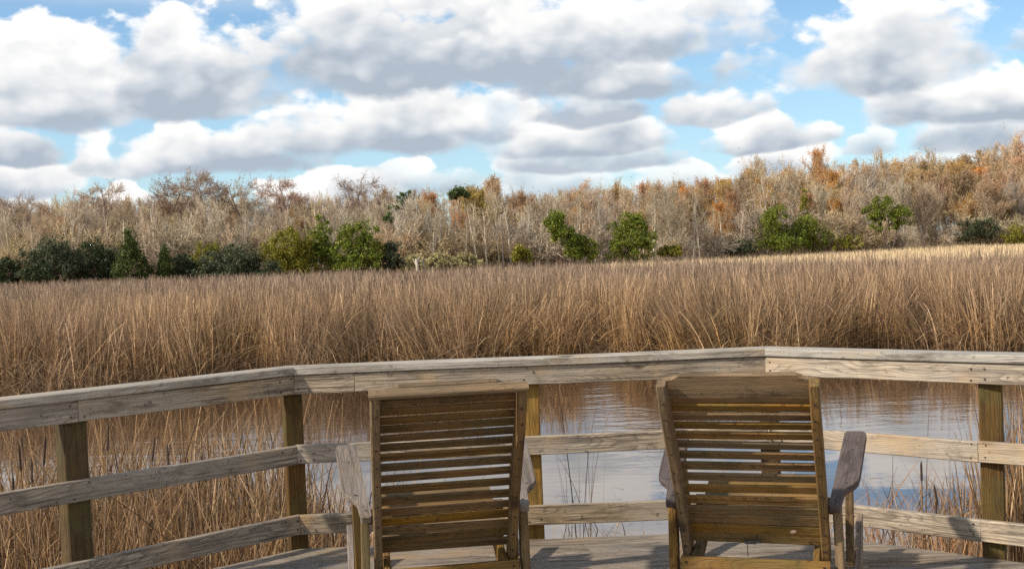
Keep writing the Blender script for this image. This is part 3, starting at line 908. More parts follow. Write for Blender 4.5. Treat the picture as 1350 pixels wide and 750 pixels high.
# near reeds along the shore under the railing
parts = []
n = 27000
x = rng.uniform(-7.5, 0.7, n); y = rng.uniform(5.9, 12.5, n)
den = 1 / (1 + np.exp((x / y * 8.0 + 0.95) * 5))      # thins out to the right
den = np.clip(den, 0.0, 1) * np.clip((shore(x) + 1.4 - y) / 2.5, 0, 1)
d_rail = np.abs((x - A[0]) * nLA[0] + (y - A[1]) * nLA[1])
out_side = ((x - A[0]) * nLA[0] + (y - A[1]) * nLA[1] > 0.30) & ((y > 6.15))
keep = (rng.uniform(size=n) < den) & out_side & (vnoise(x, y, 1.9, 1.0) > -0.55)
x, y = x[keep], y[keep]; n = len(x)
base = np.stack([x, y, np.full(n, WATER)], 1)
hh = rng.uniform(0.45, 1.15, n) + 0.12 * vnoise(x, y, 1.1, 4) + np.where(rng.uniform(size=n) < .17, .45, 0)
la = rng.normal(size=(n, 2)) * 0.17; la[:, 0] += .22 * vnoise(x, y, 1.6, 5); w_ = rng.uniform(size=n) < .25; la[w_] *= 3.0
parts.append(blades(n, base, hh, 0.0095 * rng.uniform(.4, 1.6, n), la, np.where(rng.uniform(size=n) < .5, rng.uniform(0, .8, n), 0), 5))
# low litter and stubble all along the deck edge
n = 9000
x = rng.uniform(-4.5, 4.5, n); y = shore(x) + rng.normal(size=n) * 0.9 + 0.2
keep = (y > 5.95) & (y < 11.5); x, y = x[keep], y[keep]; n = len(x)
base = np.stack([x, y, np.full(n, WATER)], 1)
parts.append(blades(n, base, rng.uniform(0.05, 0.38, n), 0.008 * rng.uniform(.5, 1.5, n), rng.normal(size=(n, 2)) * .14, np.zeros(n), 3))
# dense clump by the right post, and its outliers
n = 2600
x = 3.15 + rng.normal(size=n) * 0.36; y = 6.5 + rng.normal(size=n) * 0.5
x = np.where(x / y < 0.415, x + 0.5, x)
base = np.stack([x, y, np.full(n, WATER)], 1)
parts.append(blades(n, base, rng.uniform(0.8, 1.75, n), 0.009 * rng.uniform(.4, 1.5, n), rng.normal(size=(n, 2)) * .12, np.where(rng.uniform(size=n) < .3, rng.uniform(0, .6, n), 0), 5))
# a few isolated stalks in the middle of the water
for px, Y, hp, k in ((757, 8.6, 1.62, 7), (762, 8.8, 1.75, 5), (722, 8.2, 1.0, 8), (740, 8.0, .8, 6), (850, 8.0, .75, 7), (890, 8.6, 1.0, 5), (775, 7.8, .5, 10), (830, 7.7, .45, 12)):
    c = at(px, 500, Y)
    n = k
    base = np.stack([c.x + rng.normal(size=n) * .09, Y + rng.normal(size=n) * .2, np.full(n, WATER)], 1)
    parts.append(blades(n, base, hp * rng.uniform(.6, 1.05, n), 0.009 * rng.uniform(.6, 1.3, n), rng.normal(size=(n, 2)) * .17, rng.uniform(0, .5, n), 6))
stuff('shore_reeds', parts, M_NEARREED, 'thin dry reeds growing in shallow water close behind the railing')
# scraps of leaf floating on the water near the deck
n = 900
x = rng.uniform(-4, 5, n); y = 7.2 + 5.0 * rng.uniform(size=n) ** 1.8
base = np.stack([x, y, np.full(n, WATER + .004)], 1)
stuff('floating_debris', [blades(n, base, np.full(n, .004), 0.008 * rng.uniform(.5, 1.6, n), rng.normal(size=(n, 2)) * .09, np.zeros(n), 2)], M_NEARREED, 'scraps of dead leaf floating near the deck')
# arching russet grass on the right
parts = []
n = 950
x = rng.uniform(1.6, 3.9, n); y = rng.uniform(6.3, 8.6, n)
base = np.stack([x, y, np.full(n, WATER)], 1)
parts.append(blades(n, base, rng.uniform(0.35, 1.08, n), 0.0075 * rng.uniform(.5, 1.4, n), rng.normal(size=(n, 2)) * np.array((.30, .2)), rng.uniform(0, .7, n), 6))
n = 700
x = rng.uniform(1.3, 4.0, n); y = rng.uniform(6.1, 7.6, n)
base = np.stack([x, y, np.full(n, WATER)], 1)
parts.append(blades(n, base, rng.uniform(0.1, 0.45, n), 0.009 * rng.uniform(.5, 1.4, n), rng.normal(size=(n, 2)) * .18, rng.uniform(0, .5, n), 4))
stuff('russet_grass', parts, M_REDGRASS, 'arching russet grass on the shore behind the right part of the railing')

# cattail stalks with dark spikes close behind the railing: things one can count
bm = bmesh.new()
def cone_at(bm, z0, z1, r0, r1, seg=7):
    r_ = bmesh.ops.create_cone(bm, cap_ends=True, segments=seg, radius1=r0, radius2=r1, depth=z1 - z0)
    bmesh.ops.translate(bm, vec=(0, 0, (z0 + z1) / 2), verts=r_['verts'])
M_STALK = plain('cattail_stalk', (0.20, 0.12, 0.06), 0.7)
M_SPIKE = plain('cattail_spike', (0.06, 0.033, 0.02), 0.9)
cone_at(bm, 0, 1.30, 0.007, 0.004); st_me = bpy.data.meshes.new('stalk'); bm.to_mesh(st_me); bm.free(); st_me.materials.append(M_STALK)
bm = bmesh.new(); cone_at(bm, 1.27, 1.285, 0.004, 0.0075); cone_at(bm, 1.285, 1.39, 0.0075, 0.0068); cone_at(bm, 1.39, 1.42, 0.0068, 0.002)
sp_me = bpy.data.meshes.new('seed_spike'); bm.to_mesh(sp_me); bm.free(); sp_me.materials.append(M_SPIKE)
cats = [(18, 575, 6.4), (33, 572, 6.7), (52, 590, 6.3), (10, 612, 6.2), (30, 604, 6.9), (62, 570, 7.0), (113, 558, 6.6), (132, 548, 7.2), (150, 576, 7.0), (223, 588, 7.2), (268, 590, 6.9), (312, 590, 6.6),
        (1213, 602, 7.0), (1262, 632, 6.5), (1272, 634, 6.7), (1232, 662, 6.6), (1212, 690, 6.9)]
for (px, py, Y) in cats:
    top = at(px, py, Y)
    e = empty('cattail', (top.x, top.y, WATER))
    s_ = (top.z - WATER) / 1.42
    e.scale = (1.0, 1.0, s_)
    e.rotation_euler = (R(random.uniform(-8, 8)), R(random.uniform(-15, 15)), random.uniform(0, 6))
    link('stalk', st_me, None, e); link('seed_spike', sp_me, None, e)
    if px < 85: lab, g = 'brown cattail stalk left of the leftmost railing post', 'cattails left of the first post'
    elif px < 400: lab, g = 'brown cattail stalk between the first and second railing posts', 'cattails between the first two posts'
    else: lab, g = 'dark cattail stalk standing just left of the rightmost railing post', 'cattails by the right post'
    tag(e, lab, 'cattail', g)

# ------------------------------------------------------------------ trees
def tube_mesh(segs, nside):
    """segs: list of (p0, p1, r0, r1, hf)"""
    P0 = np.array([s[0] for s in segs]); P1 = np.array([s[1] for s in segs])
    r0 = np.array([s[2] for s in segs]); r1 = np.array([s[3] for s in segs]); hf = np.array([s[4] for s in segs])
    d = P1 - P0; d /= (np.linalg.norm(d, axis=1)[:, None] + 1e-9)
    a = np.cross(d, np.array((0.31, 0.52, 0.79))); a /= (np.linalg.norm(a, axis=1)[:, None] + 1e-9)
    b_ = np.cross(d, a)
    n = len(segs)
    if nside == 1:      # flat strip
        th = rng.uniform(0, math.pi, n)
        s = a * np.cos(th)[:, None] + b_ * np.sin(th)[:, None]
        V = np.stack([P0 - s * r0[:, None], P0 + s * r0[:, None], P1 + s * r1[:, None], P1 - s * r1[:, None]], 1).reshape(-1, 3)
        Q = np.arange(n * 4).reshape(n, 4)
        return V, Q, np.repeat(hf, 4), np.repeat(rng.uniform(0, 1, n), 4)
    V = np.zeros((n, 2, nside, 3))
    for k in range(nside):
        t_ = 2 * math.pi * k / nside
        o_ = a * math.cos(t_) + b_ * math.sin(t_)
        V[:, 0, k] = P0 + o_ * r0[:, None]; V[:, 1, k] = P1 + o_ * r1[:, None]
    Q = []
    base = np.arange(n) * 2 * nside
    for k in range(nside):
        j = (k + 1) % nside
        Q.append(np.stack([base + k, base + j, base + nside + j, base + nside + k], 1))
    Q = np.concatenate(Q)
    return V.reshape(-1, 3), Q, np.repeat(hf, 2 * nside), np.repeat(rng.uniform(0, 1, n), 2 * nside)


def grow(H, kind, seed):
    """returns trunk segments, limb segments, twig segments and twig tips of a bare tree of height H"""
    rr = random.Random(seed)
    trunk, limbs, twigs, tips = [], [], [], []
    def perp(d, ang):
        v = Vector((rr.gauss(0, 1), rr.gauss(0, 1), rr.gauss(0, 1)))
        v = (v - d * v.dot(d)).normalized()
        return (d * math.cos(ang) + v * math.sin(ang)).normalized()
    def br(p, d, L, r, lev):
        ns = 3 if lev < 3 else 2
        q = p.copy()
        for k in range(ns):
            wob = 0.14 if lev < 3 else 0.17
            d = (d + Vector((rr.gauss(0, wob), rr.gauss(0, wob), rr.gauss(0, wob) + (upb[lev])))).normalized()
            q2 = q + d * (L / ns)
            f0, f1 = k / ns, (k + 1) / ns
            seg = (tuple(q), tuple(q2), r * (1 - .65 * f0), r * (1 - .65 * f1), min(1, lev / 4))
            (limbs if lev < 3 else twigs).append(seg)
            if lev < maxlev:
                m = nch[lev]
                for c_ in range(m):
                    if rr.random() < 0.92:
                        tt = rr.random()
                        pp_ = q + (q2 - q) * tt
                        br(pp_, perp(d, rr.uniform(*ang[lev])), L * rr.uniform(.42, .68), r * .45, lev + 1)
            q = q2
        if lev >= maxlev - 1: tips.append(tuple(q))
    if kind == 'cypress':
        upb = [0, 0.03, 0.08, 0.12, .12]; nch = [0, 3, 3, 3, 0]; maxlev = 4; ang = [0, (.5, 1.0), (.4, 1.0), (.4, 1.1), 0]
        nb, b0, b1 = 9, 0.70, 0.99
    elif kind == 'vase':
        upb = [0, 0.22, 0.24, 0.22, .2]; nch = [0, 2, 3, 4, 0]; maxlev = 4; ang = [0, (.2, .45), (.2, .55), (.2, .6), 0]
        nb, b0, b1 = 14, 0.22, 0.92
    elif kind == 'slender':
        upb = [0, 0.2, 0.22, 0.2, .2]; nch = [0, 1, 2, 3, 0]; maxlev = 4; ang = [0, (.25, .5), (.25, .6), (.2, .7), 0]
        nb, b0, b1 = 10, 0.42, 0.95
    elif kind == 'shrub':
        upb = [0, 0.04, 0.06, 0.06, .06]; nch = [0, 2, 3, 3, 0]; maxlev = 4; ang = [0, (.4, .8), (.4, .9), (.3, 1.0), 0]
        nb, b0, b1 = 16, 0.02, 0.6
    else:
        upb = [0, 0.12, 0.15, 0.16, .14]; nch = [0, 2, 3, 4, 0]; maxlev = 4; ang = [0, (.35, .65), (.3, .7), (.25, .75), 0]
        nb, b0, b1 = 15, 0.26, 0.95
    p = Vector((0, 0, 0)); d = Vector((rr.gauss(0, .04), rr.gauss(0, .04), 1)).normalized()
    ns = 9; r0 = H * (0.020 if kind == 'slender' else 0.016) * rr.uniform(.8, 1.2)
    pts = [p.copy()]
    for k in range(ns):
        d = (d + Vector((rr.gauss(0, .07), rr.gauss(0, .07), .2))).normalized()
        q = p + d * (H * 0.93 / ns)
        trunk.append((tuple(p), tuple(q), r0 * (1 - .85 * k / ns) * (1.35 if k == 0 else 1), r0 * (1 - .85 * (k + 1) / ns), 0))
        p = q; pts.append(p.copy())
    for k in range(nb):
        f = b0 + (b1 - b0) * (k + rr.random() * .7) / nb
        i = min(ns - 1, int(f * ns)); q = pts[i].lerp(pts[i + 1], f * ns - i)
        az = k * 2.4 + rr.gauss(0, .4)
        if kind == 'cypress':
            L = H * (0.17 - 0.05 * abs(f - .85) * 4) * rr.uniform(.6, 1.25); el = rr.uniform(0.0, .35)
        elif kind == 'vase':
            L = H * (.42 * (1.0 - f) + .12) * rr.uniform(.75, 1.15); el = rr.uniform(.9, 1.3)
        elif kind == 'slender':
            L = H * (.26 * (1.0 - f) + .10) * rr.uniform(.75, 1.15); el = rr.uniform(.7, 1.2)
        elif kind == 'shrub':
            L = H * (.45 * (1.0 - f) + .2) * rr.uniform(.75, 1.15); el = rr.uniform(.3, 1.2)
        else:
            L = H * (.32 * (1.05 - f) + .10) * rr.uniform(.75, 1.2); el = rr.uniform(.55, 1.1)
        dd = Vector((math.cos(az) * math.cos(el), math.sin(az) * math.cos(el), math.sin(el)))
        br(q, dd, L, r0 * (1.0 - .8 * f) * .5, 1)
    return trunk, limbs, twigs, tips


def cards(P, size, hf=None, flat=0.0):
    """leaf clumps: two-triangle leaves with random orientation at points P"""
    n = len(P)
    a = rng.normal(size=(n, 3)); a /= np.linalg.norm(a, axis=1)[:, None]
    b_ = rng.normal(size=(n, 3)); b_ -= a * np.sum(a * b_, 1)[:, None]; b_ /= np.linalg.norm(b_, axis=1)[:, None]
    s = size * rng.uniform(.6, 1.4, n)[:, None]
    V = np.stack([P - a * s, P - b_ * s * .45, P + a * s, P + b_ * s * .45], 1).reshape(-1, 3)
    Q = np.arange(n * 4).reshape(n, 4)
    hf = rng.uniform(0, 1, n) if hf is None else hf
    return V, Q, np.repeat(hf, 4), np.repeat(rng.uniform(0, 1, n), 4)


def tree_proto(H, kind, seed, twig_mat, bark, leaf=None, leafn=0, leafsize=.12, tw=0.0115):
    tr, li, tw_, tips = grow(H, kind, seed)
    V, Q, h, r_ = join([tube_mesh(tr, 7)])
    tme = mesh_np('trunk', V, Q, attrs=dict(hf=h, rnd=r_), smooth=True); tme.materials.append(bark)
    tw_ = [(a, b_, tw, tw * .55, c) for a, b_, r0, r1, c in tw_]
    li = [(a, b_, max(r0, .016), max(r1, .012), c) for a, b_, r0, r1, c in li]
    V, Q, h, r_ = join([tube_mesh(li, 4), tube_mesh(tw_, 1)]); V0 = V
    cme = mesh_np('crown', V, Q, attrs=dict(hf=h, rnd=r_)); cme.materials.append(twig_mat)
    lme = None
    if leaf:
        T = np.array(tips); rs = np.random.default_rng(seed)
        # leaves hold on in patches
        pn = vnoise(T[:, 0] + T[:, 2] * .7, T[:, 1] + T[:, 2], 0.9, seed)
        T = T[(pn > -0.25)]
        P = T[rs.integers(0, len(T), leafn)] + rs.normal(size=(leafn, 3)) * .16
        V, Q, h, r_ = cards(P, leafsize)
        lme = mesh_np('leaves', V, Q, attrs=dict(hf=h, rnd=r_)); lme.materials.append(leaf)
    zz = np.sort(V0[:, 2]); return dict(H=float(zz[int(len(zz) * .985)]), trunk=tme, crown=cme, leaves=lme)


def place_tree(proto, name, x, y, height, label, cat, group, rz=None, sxy=1.0):
    s = height / proto['H']
    e = empty(name, (x, y, WATER - 0.02), random.uniform(0, 6.28) if rz is None else rz)
    e.scale = (s * sxy, s * sxy, s)
    for k in ('trunk', 'crown', 'leaves'):
        if proto[k] is not None:
            link(k, proto[k], None, e)
    tag(e, label, cat, group)
    return e


M_CYPBARK = bark_mat('cypress_bark', (0.24, 0.18, 0.15), (0.10, 0.07, 0.06))
M_CYPTWIG = blade_mat('cypress_twigs', [(0.0, (0.34, 0.25, 0.19)), (1.0, (0.46, 0.335, 0.24))], [(0.6, 0.8, 0.5, (0.4, 0.3, 0.24))], 0.0, objrand=0.15)
M_CYPLEAF = blade_mat('cypress_leaves', [(0.0, (0.32, 0.21, 0.145)), (1.0, (0.40, 0.275, 0.19))], [(0.6, 0.85, 0.6, (0.26, 0.21, 0.17))], 0.2, objrand=0.15)
BARE = [tree_proto(10, 'round', 1, M_TWIG, M_BARK), tree_proto(10, 'vase', 2, M_TWIG, M_PALEBARK), tree_proto(10, 'round', 3, M_GREYTWIG, M_PALEBARK),
        tree_proto(10, 'vase', 4, M_GREYTWIG, M_BARK), tree_proto(10, 'vase', 5, M_TWIG, M_BARK), tree_proto(10, 'round', 6, M_TWIG, M_DARKBARK)]
RUST = [tree_proto(10, 'round', 21, M_TWIG, M_BARK, M_RUSTLEAF, 6500, .085), tree_proto(10, 'vase', 22, M_TWIG, M_BARK, M_RUSTLEAF, 5000, .085)]
BROWN = [tree_proto(10, 'round', 31, M_TWIG, M_BARK, M_BROWNLEAF, 6500, .085), tree_proto(10, 'vase', 32, M_TWIG, M_DARKBARK, M_BROWNLEAF, 5000, .085)]
GOLD = [tree_proto(10, 'round', 41, M_TWIG, M_DARKBARK, M_GOLDLEAF, 5200, .12)]
CYP = [tree_proto(12, 'cypress', 51, M_CYPTWIG, M_CYPBARK, M_CYPLEAF, 900, .075, .013), tree_proto(12, 'cypress', 52, M_CYPTWIG, M_CYPBARK, M_CYPLEAF, 1200, .075, .013)]
SLENDER = [tree_proto(10, 'slender', 71, M_GREYTWIG, M_PALEBARK, tw=.010), tree_proto(10, 'slender', 72, M_TWIG, M_PALEBARK, tw=.010), tree_proto(10, 'slender', 73, M_GREYTWIG, M_PALEBARK, tw=.010)]
SHRUB = [tree_proto(4, 'shrub', 61, M_TWIG, M_BARK, None, 0, .1, .014), tree_proto(4, 'shrub', 62, M_TWIG, M_BARK, None, 0, .1, .014)]

sky_px = [(-60, 272), (0, 268), (50, 266), (100, 261), (150, 262), (200, 262), (250, 256), (300, 260), (350, 262), (400, 260), (450, 260), (500, 256), (550, 250), (600, 254), (650, 250), (700, 255), (750, 248), (800, 245),
          (850, 243), (900, 244), (950, 240), (1000, 226), (1050, 224), (1100, 222), (1150, 218), (1200, 214), (1250, 210), (1300, 210), (1350, 202), (1420, 198)]
def skyline(px):
    return float(np.interp(px, [s[0] for s in sky_px], [s[1] for s in sky_px]))
def px_of(x, y):       # picture column of the horizon direction
    return 675 + 1500 * x / y
def tone_at(px):
    """mix of tree colours along the wood edge as the photograph shows it"""
    rust = 0.015 + 0.6 * math.exp(-((px - 585) / 36) ** 2) + 0.6 * math.exp(-((px - 925) / 55) ** 2) + 0.2 * math.exp(-((px - 800) / 60) ** 2) + 0.22 * (px > 1060) + 0.12 * (px > 1230) + 0.35 * math.exp(-((px - 410) / 30) ** 2) + .15 * math.exp(-((px - 730) / 60) ** 2)
    brown = 0.04 + 0.30 * (px > 860) + 0.18 * (px > 1180) + 0.12 * (620 < px < 860)
    return rust, brown
names = {0: ('bare_tree', 'bare tan tree in the wood beyond the marsh', 'bare trees of the wood beyond the marsh'),
         1: ('rust_tree', 'tree with thin rust orange leaves in the wood beyond the marsh', 'rust leaved trees of the wood'),
         2: ('brown_tree', 'tree with thin brown leaves in the wood beyond the marsh', 'brown leaved trees of the wood')}
for ri, (dy, sp, lo, hi) in enumerate(((0, 5.2, .60, .82), (7, 3.6, .74, .94), (15, 3.4, .85, 1.0), (24, 3.6, .92, 1.03), (36, 4.4, .96, 1.06))):
    u = -0.52
    while u < 0.54:
        Y = float(edge_depth(np.array(u))) + dy + random.uniform(-3, 3)
        x = u * Y
        px = px_of(x, Y)
        top = at(px, skyline(px), Y).z - WATER
        h = top * random.uniform(lo, hi)
        rust, brown = tone_at(px)
        q = random.random()
        kd = 1 if q < rust else 2 if q < rust + brown else 0
        pr = random.choice((BARE if px > 560 else [BARE[1], BARE[3], BARE[4], BARE[2]], RUST, BROWN)[kd])
        place_tree(pr, names[kd][0], x, Y, h, names[kd][1], 'tree', names[kd][2], sxy=random.uniform(.85, 1.15))
        u += sp / Y * random.uniform(.7, 1.3)

for k_ in range(92):
    px = -25 + (10.6 if k_ < 66 else 15.5) * min(k_, 66) * (1 if k_ < 66 else 10.6 / 15.5) + (15.5 * (k_ - 66) if k_ > 66 else 0) + random.uniform(-5, 5)
    Y = float(edge_depth(np.array(u_of(px)))) + random.uniform(-5, 0)
    top = at(px, skyline(px), Y).z - WATER
    place_tree(SLENDER[random.randrange(3)], 'slender_tree', at(px, 300, Y).x, Y, top * random.uniform(.55, .95), 'slender bare tree with a thin pale trunk at the front of the wood', 'tree', 'slender pale trees along the front of the wood', sxy=random.uniform(.7, 1.1))

# trees that stand out above the skyline
for (px, py, pr, w_, lab) in ((40, 260, 0, 1.0, 'flat topped cypress at the far left end of the skyline'), (145, 248, 1, 1.0, 'flat topped cypress left of the tall pair on the skyline'),
                              (205, 238, 0, 1.3, 'broad flat topped cypress rising over the second dark shrub clump'), (288, 231, 1, 1.0, 'tallest flat topped cypress with a bare dark trunk on the left skyline'),
                              (333, 238, 0, 1.2, 'round topped cypress close right of the tallest cypress'), (397, 240, 1, 1.1, 'lone cypress standing over the yellow green shrub'),
                              (490, 237, 0, 1.2, 'dark wispy cypress over the bright green shrub')):
    Y = float(edge_depth(np.array(u_of(px)))) + 12
    p = at(px, py - 3, Y)
    place_tree(CYP[pr], 'cypress', p.x, Y, p.z - WATER, lab, 'tree', 'cypresses on the left skyline', sxy=w_)
for (px, py, kind_, pr, w_, lab, nm) in ((655, 236, BROWN, 0, .9, 'brown crown poking above the gold leaved tree', 'brown_tree'), (997, 212, BROWN, 1, .9, 'rounded brown crown where the right skyline starts to rise', 'brown_tree'),
                                   (1078, 199, RUST, 0, .7, 'dark rust crown highest on the skyline above the thin cedar', 'rust_tree'), (1165, 201, BARE, 5, .8, 'dark bare domed crown on the right skyline', 'bare_tree'),
                                   (1222, 200, BARE, 0, .8, 'small bare round crown right of the domed one on the skyline', 'bare_tree'), (1345, 182, RUST, 1, 1.0, 'tall brown red tree cut by the right picture edge', 'rust_tree'),
                                   (1300, 192, BARE, 1, 1.0, 'pale bare treetops left of the tall brown red tree', 'bare_tree')):
    Y = float(edge_depth(np.array(u_of(px)))) + 28
    p = at(px, py, Y)
    place_tree(kind_[pr], nm, p.x, Y, p.z - WATER, lab, 'tree', None, sxy=w_)
# gold leaved tree
for px, py, s_, lab in ((632, 250, .8, 'gold green leaved tree, left of the brown crown on the skyline'), (1318, 262, 1.0, 'golden orange leaved tree low at the right picture edge')):
    Y = float(edge_depth(np.array(u_of(px)))) + 2
    p = at(px, py, Y)
    place_tree(GOLD[0], 'gold_tree', p.x, Y, p.z - WATER, lab, 'tree', None, sxy=s_)
# pale trunks in front
for px, py, lab in ((262, 262, 'tall bare tree with a dark trunk between the cypresses'), (545, 262, 'spreading bare tree with a pale forked trunk over the pale bushes'), (885, 250, 'very pale bare tree left of the rust crowns'), (1215, 240, 'grey bare tree behind the round pine')):
    Y = float(edge_depth(np.array(u_of(px)))) - 2
    p = at(px, py, Y)
    place_tree(BARE[{262: 5, 545: 2, 885: 2, 1215: 3}[px]], 'bare_tree', p.x, Y, p.z - WATER, lab, 'tree', None, sxy=1.05)

# ---- evergreen shrubs, each its own shape
def lobes_crown(lobes, nleaf, size, seed, clump=True, cone=False):
    """lobes: (x, z, rx, rz[, y]) in metres; leaves gather in clumps near each lobe's surface"""
    rs = np.random.default_rng(seed)
    tot = sum(l[2] * l[3] for l in lobes)
    out = []
    for l in lobes:
        cx, cz, rx, rz = l[:4]; cy = l[4] if len(l) > 4 else rs.normal() * .3
        ry = rx * 0.9
        n = int(nleaf * rx * rz / tot)
        nc = max(14, int(n / 80))
        d = rs.normal(size=(nc, 3)); d /= np.linalg.norm(d, axis=1)[:, None]
        rad = (rs.uniform(0.45, 1.0, nc) * (1 + 0.17 * np.sin(d[:, 0] * 5 + seed) * np.sin(d[:, 2] * 6 + seed * 2) + np.where(rs.uniform(size=nc) < .10, .20, 0)))[:, None]
        C = d * rad * np.array((rx, ry, rz))
        if cone:
            tz = (C[:, 2] / rz + 1) / 2
            C[:, 0] *= (1.25 - 1.1 * tz); C[:, 1] *= (1.25 - 1.1 * tz)
        C += np.array((cx, cy, cz))
        cs = rs.uniform(.4, 1.3, nc) * 0.19 * min(rx, rz) ** .5
        k = rs.integers(0, nc, n)
        out.append(C[k] + rs.normal(size=(n, 3)) * cs[k][:, None])
    P = np.concatenate(out)
    P = P[P[:, 2] > 0.05]
    return cards(P, size)


def evergreen(name, px0, px1, ptop, pbot, Yk, lobes, mat, label, cat='shrub', nleaf=6000, size=.108, group=None, cone=False, trunk_h=None, seed=1):
    """lobes in picture units 0..1 of the box (x right, z up)"""
    pc = (px0 + px1) / 2
    Y = float(edge_depth(np.array(u_of(pc)))) - 9 + Yk
    c = at(pc, pbot, Y)
    wid = (px1 - px0) / 1500 * Y; hgt = (pbot - ptop) / 1500 * Y
    zb = at(pc, pbot, Y).z - WATER
    e = empty(name, (c.x, Y, WATER - 0.02))
    L = [((l[0] - .5) * wid * 1.06, zb + l[1] * hgt, l[2] * wid * 1.16, l[3] * hgt * 1.06) for l in lobes]
    V, Q, h, r_ = lobes_crown(L, int(nleaf * 1.7), size, seed, cone=cone)
    me = mesh_np('crown', V, Q, attrs=dict(hf=h, rnd=r_))
    link('crown', me, mat, e)
    segs = []
    rr = random.Random(seed)
    stems = 1 if trunk_h else 3
    for l in L:
        x0 = rr.gauss(0, .15) if stems == 1 else l[0] * .5
        p = Vector((x0, 0, 0)); q = Vector((l[0], 0, l[1]))
        m_ = p.lerp(q, .5) + Vector((rr.gauss(0, .1), rr.gauss(0, .1), 0))
        r0 = .09 if stems == 1 else .05
        segs += [(tuple(p), tuple(m_), r0, r0 * .75, 0), (tuple(m_), tuple(q), r0 * .75, r0 * .35, 0)]
        for _ in range(5):
            az = rr.uniform(0, 6.28)
            q2 = q + Vector((math.cos(az) * l[2] * .8, math.sin(az) * l[2] * .7, rr.uniform(-.2, .8) * l[3]))
            segs.append((tuple(m_.lerp(q, rr.uniform(.3, 1))), tuple(q2), r0 * .3, .01, 0))
    V, Q, h, r_ = tube_mesh(segs, 6)
    link('trunk', mesh_np('trunk', V, Q, attrs=dict(hf=h, rnd=r_)), M_DARKBARK, e)
    tag(e, label, cat, group)
    return e


ROUND = [(.5, .45, .40, .42), (.25, .32, .24, .34), (.75, .32, .24, .34), (.4, .72, .24, .24), (.65, .66, .22, .24), (.5, .18, .46, .2)]
EG = 'evergreen shrubs along the far marsh edge'
LY = 0
evergreen('evergreen_shrub', -16, 32, 336, 372, LY, ROUND, M_DARKGREEN, 'small very dark shrub cut by the left picture edge', nleaf=3500, group=EG, seed=1)
evergreen('evergreen_shrub', 32, 112, 310, 370, LY, [(.5, .55, .42, .40), (.25, .4, .25, .35), (.72, .45, .28, .4), (.5, .2, .5, .22)], M_GREYGREEN, 'broad dark grey green rounded shrub, second from the left edge', nleaf=9000, group=EG, seed=2)
evergreen('evergreen_shrub', 96, 156, 311, 370, LY + 2, ROUND, M_DARKGREEN, 'dark bluish shrub between the broad rounded shrub and the pointed cedar', nleaf=6500, group=EG, seed=3)
evergreen('evergreen_shrub', 30, 70, 345, 371, LY - 3, ROUND, M_DARKGREEN, 'low dark green bush at the foot of the broad rounded shrub', nleaf=2500, group=EG, seed=31)
evergreen('cedar', 146, 202, 305, 370, LY - 1, [(.5, .45, .36, .52), (.25, .25, .22, .25), (.78, .22, .2, .22)], M_CEDAR, 'pointed dark green cedar among the shrubs on the left', cone=True, nleaf=6000, group=EG, seed=4)
evergreen('cedar', 204, 234, 325, 368, LY, [(.5, .45, .38, .52), (.5, .18, .45, .2)], M_CEDAR, 'small pointed green cedar right of the tall pointed cedar', cone=True, nleaf=3200, group=EG, seed=5)
evergreen('evergreen_shrub', 226, 260, 334, 368, LY + 1, ROUND, M_DARKGREEN, 'low dark bush between the small cedar and the grey green dome', nleaf=2600, group=EG, seed=6)
evergreen('evergreen_shrub', 254, 292, 317, 366, LY + 3, [(.5, .55, .36, .42), (.7, .7, .25, .25), (.4, .3, .45, .3)], M_OLIVE, 'yellow olive shrub peeping over the grey green dome', nleaf=3500, group=EG, seed=7)
evergreen('evergreen_shrub', 262, 345, 317, 370, LY - 1, [(.55, .5, .40, .42), (.3, .3, .28, .3), (.8, .35, .2, .35), (.5, .2, .5, .2)], M_GREYGREEN, 'wide grey green domed shrub left of the yellow green one', nleaf=9000, group=EG, seed=8)
evergreen('evergreen_shrub', 347, 418, 299, 366, LY, [(.5, .55, .36, .4), (.25, .42, .24, .3), (.78, .42, .22, .32), (.5, .8, .18, .2), (.5, .22, .46, .24)], M_OLIVE, 'yellow green shrub left of the bright green pair', nleaf=8000, group=EG, seed=9)
evergreen('evergreen_shrub', 404, 455, 288, 366, LY + 2, [(.5, .6, .36, .4), (.4, .3, .45, .3)], M_BRIGHTGREEN, 'tall bright green shrub, left one of the bright pair', nleaf=5000, group=EG, seed=10)
evergreen('evergreen_shrub', 444, 504, 289, 364, LY, [(.45, .66, .34, .34), (.3, .45, .28, .3), (.72, .45, .30, .36), (.5, .25, .5, .24), (.85, .28, .15, .2)], M_BRIGHTGREEN, 'large bright green shrub, right one of the bright pair', nleaf=8000, group=EG, seed=11)
evergreen('evergreen_shrub', 345, 372, 344, 367, LY - 3, ROUND, M_GREYGREEN, 'low grey green bush at the foot of the yellow green shrub', nleaf=1800, group=EG, seed=32)
MY = 0
evergreen('broadleaf_evergreen', 718, 762, 280, 340, MY, [(.35, .75, .34, .26), (.6, .5, .34, .24), (.85, .25, .3, .24)], M_BRIGHTGREEN, 'bright green evergreen leaning over the brown bush in the middle', 'tree', nleaf=5500, seed=12, group=EG)
evergreen('evergreen_shrub', 750, 786, 308, 342, MY - 1, [(.35, .4, .32, .42), (.7, .4, .30, .40), (.4, .8, .15, .2)], M_BRIGHTGREEN, 'small bright green shrub at the foot of the leaning evergreen', nleaf=3600, group=EG, seed=13)
evergreen('broadleaf_evergreen', 803, 862, 277, 340, MY + 3, [(.55, .75, .26, .26), (.35, .5, .28, .3), (.7, .45, .3, .34), (.5, .22, .5, .24)], M_BRIGHTGREEN, 'rounded dark green evergreen standing alone right of centre', 'tree', nleaf=8000, seed=14, group=EG)
RY = 0
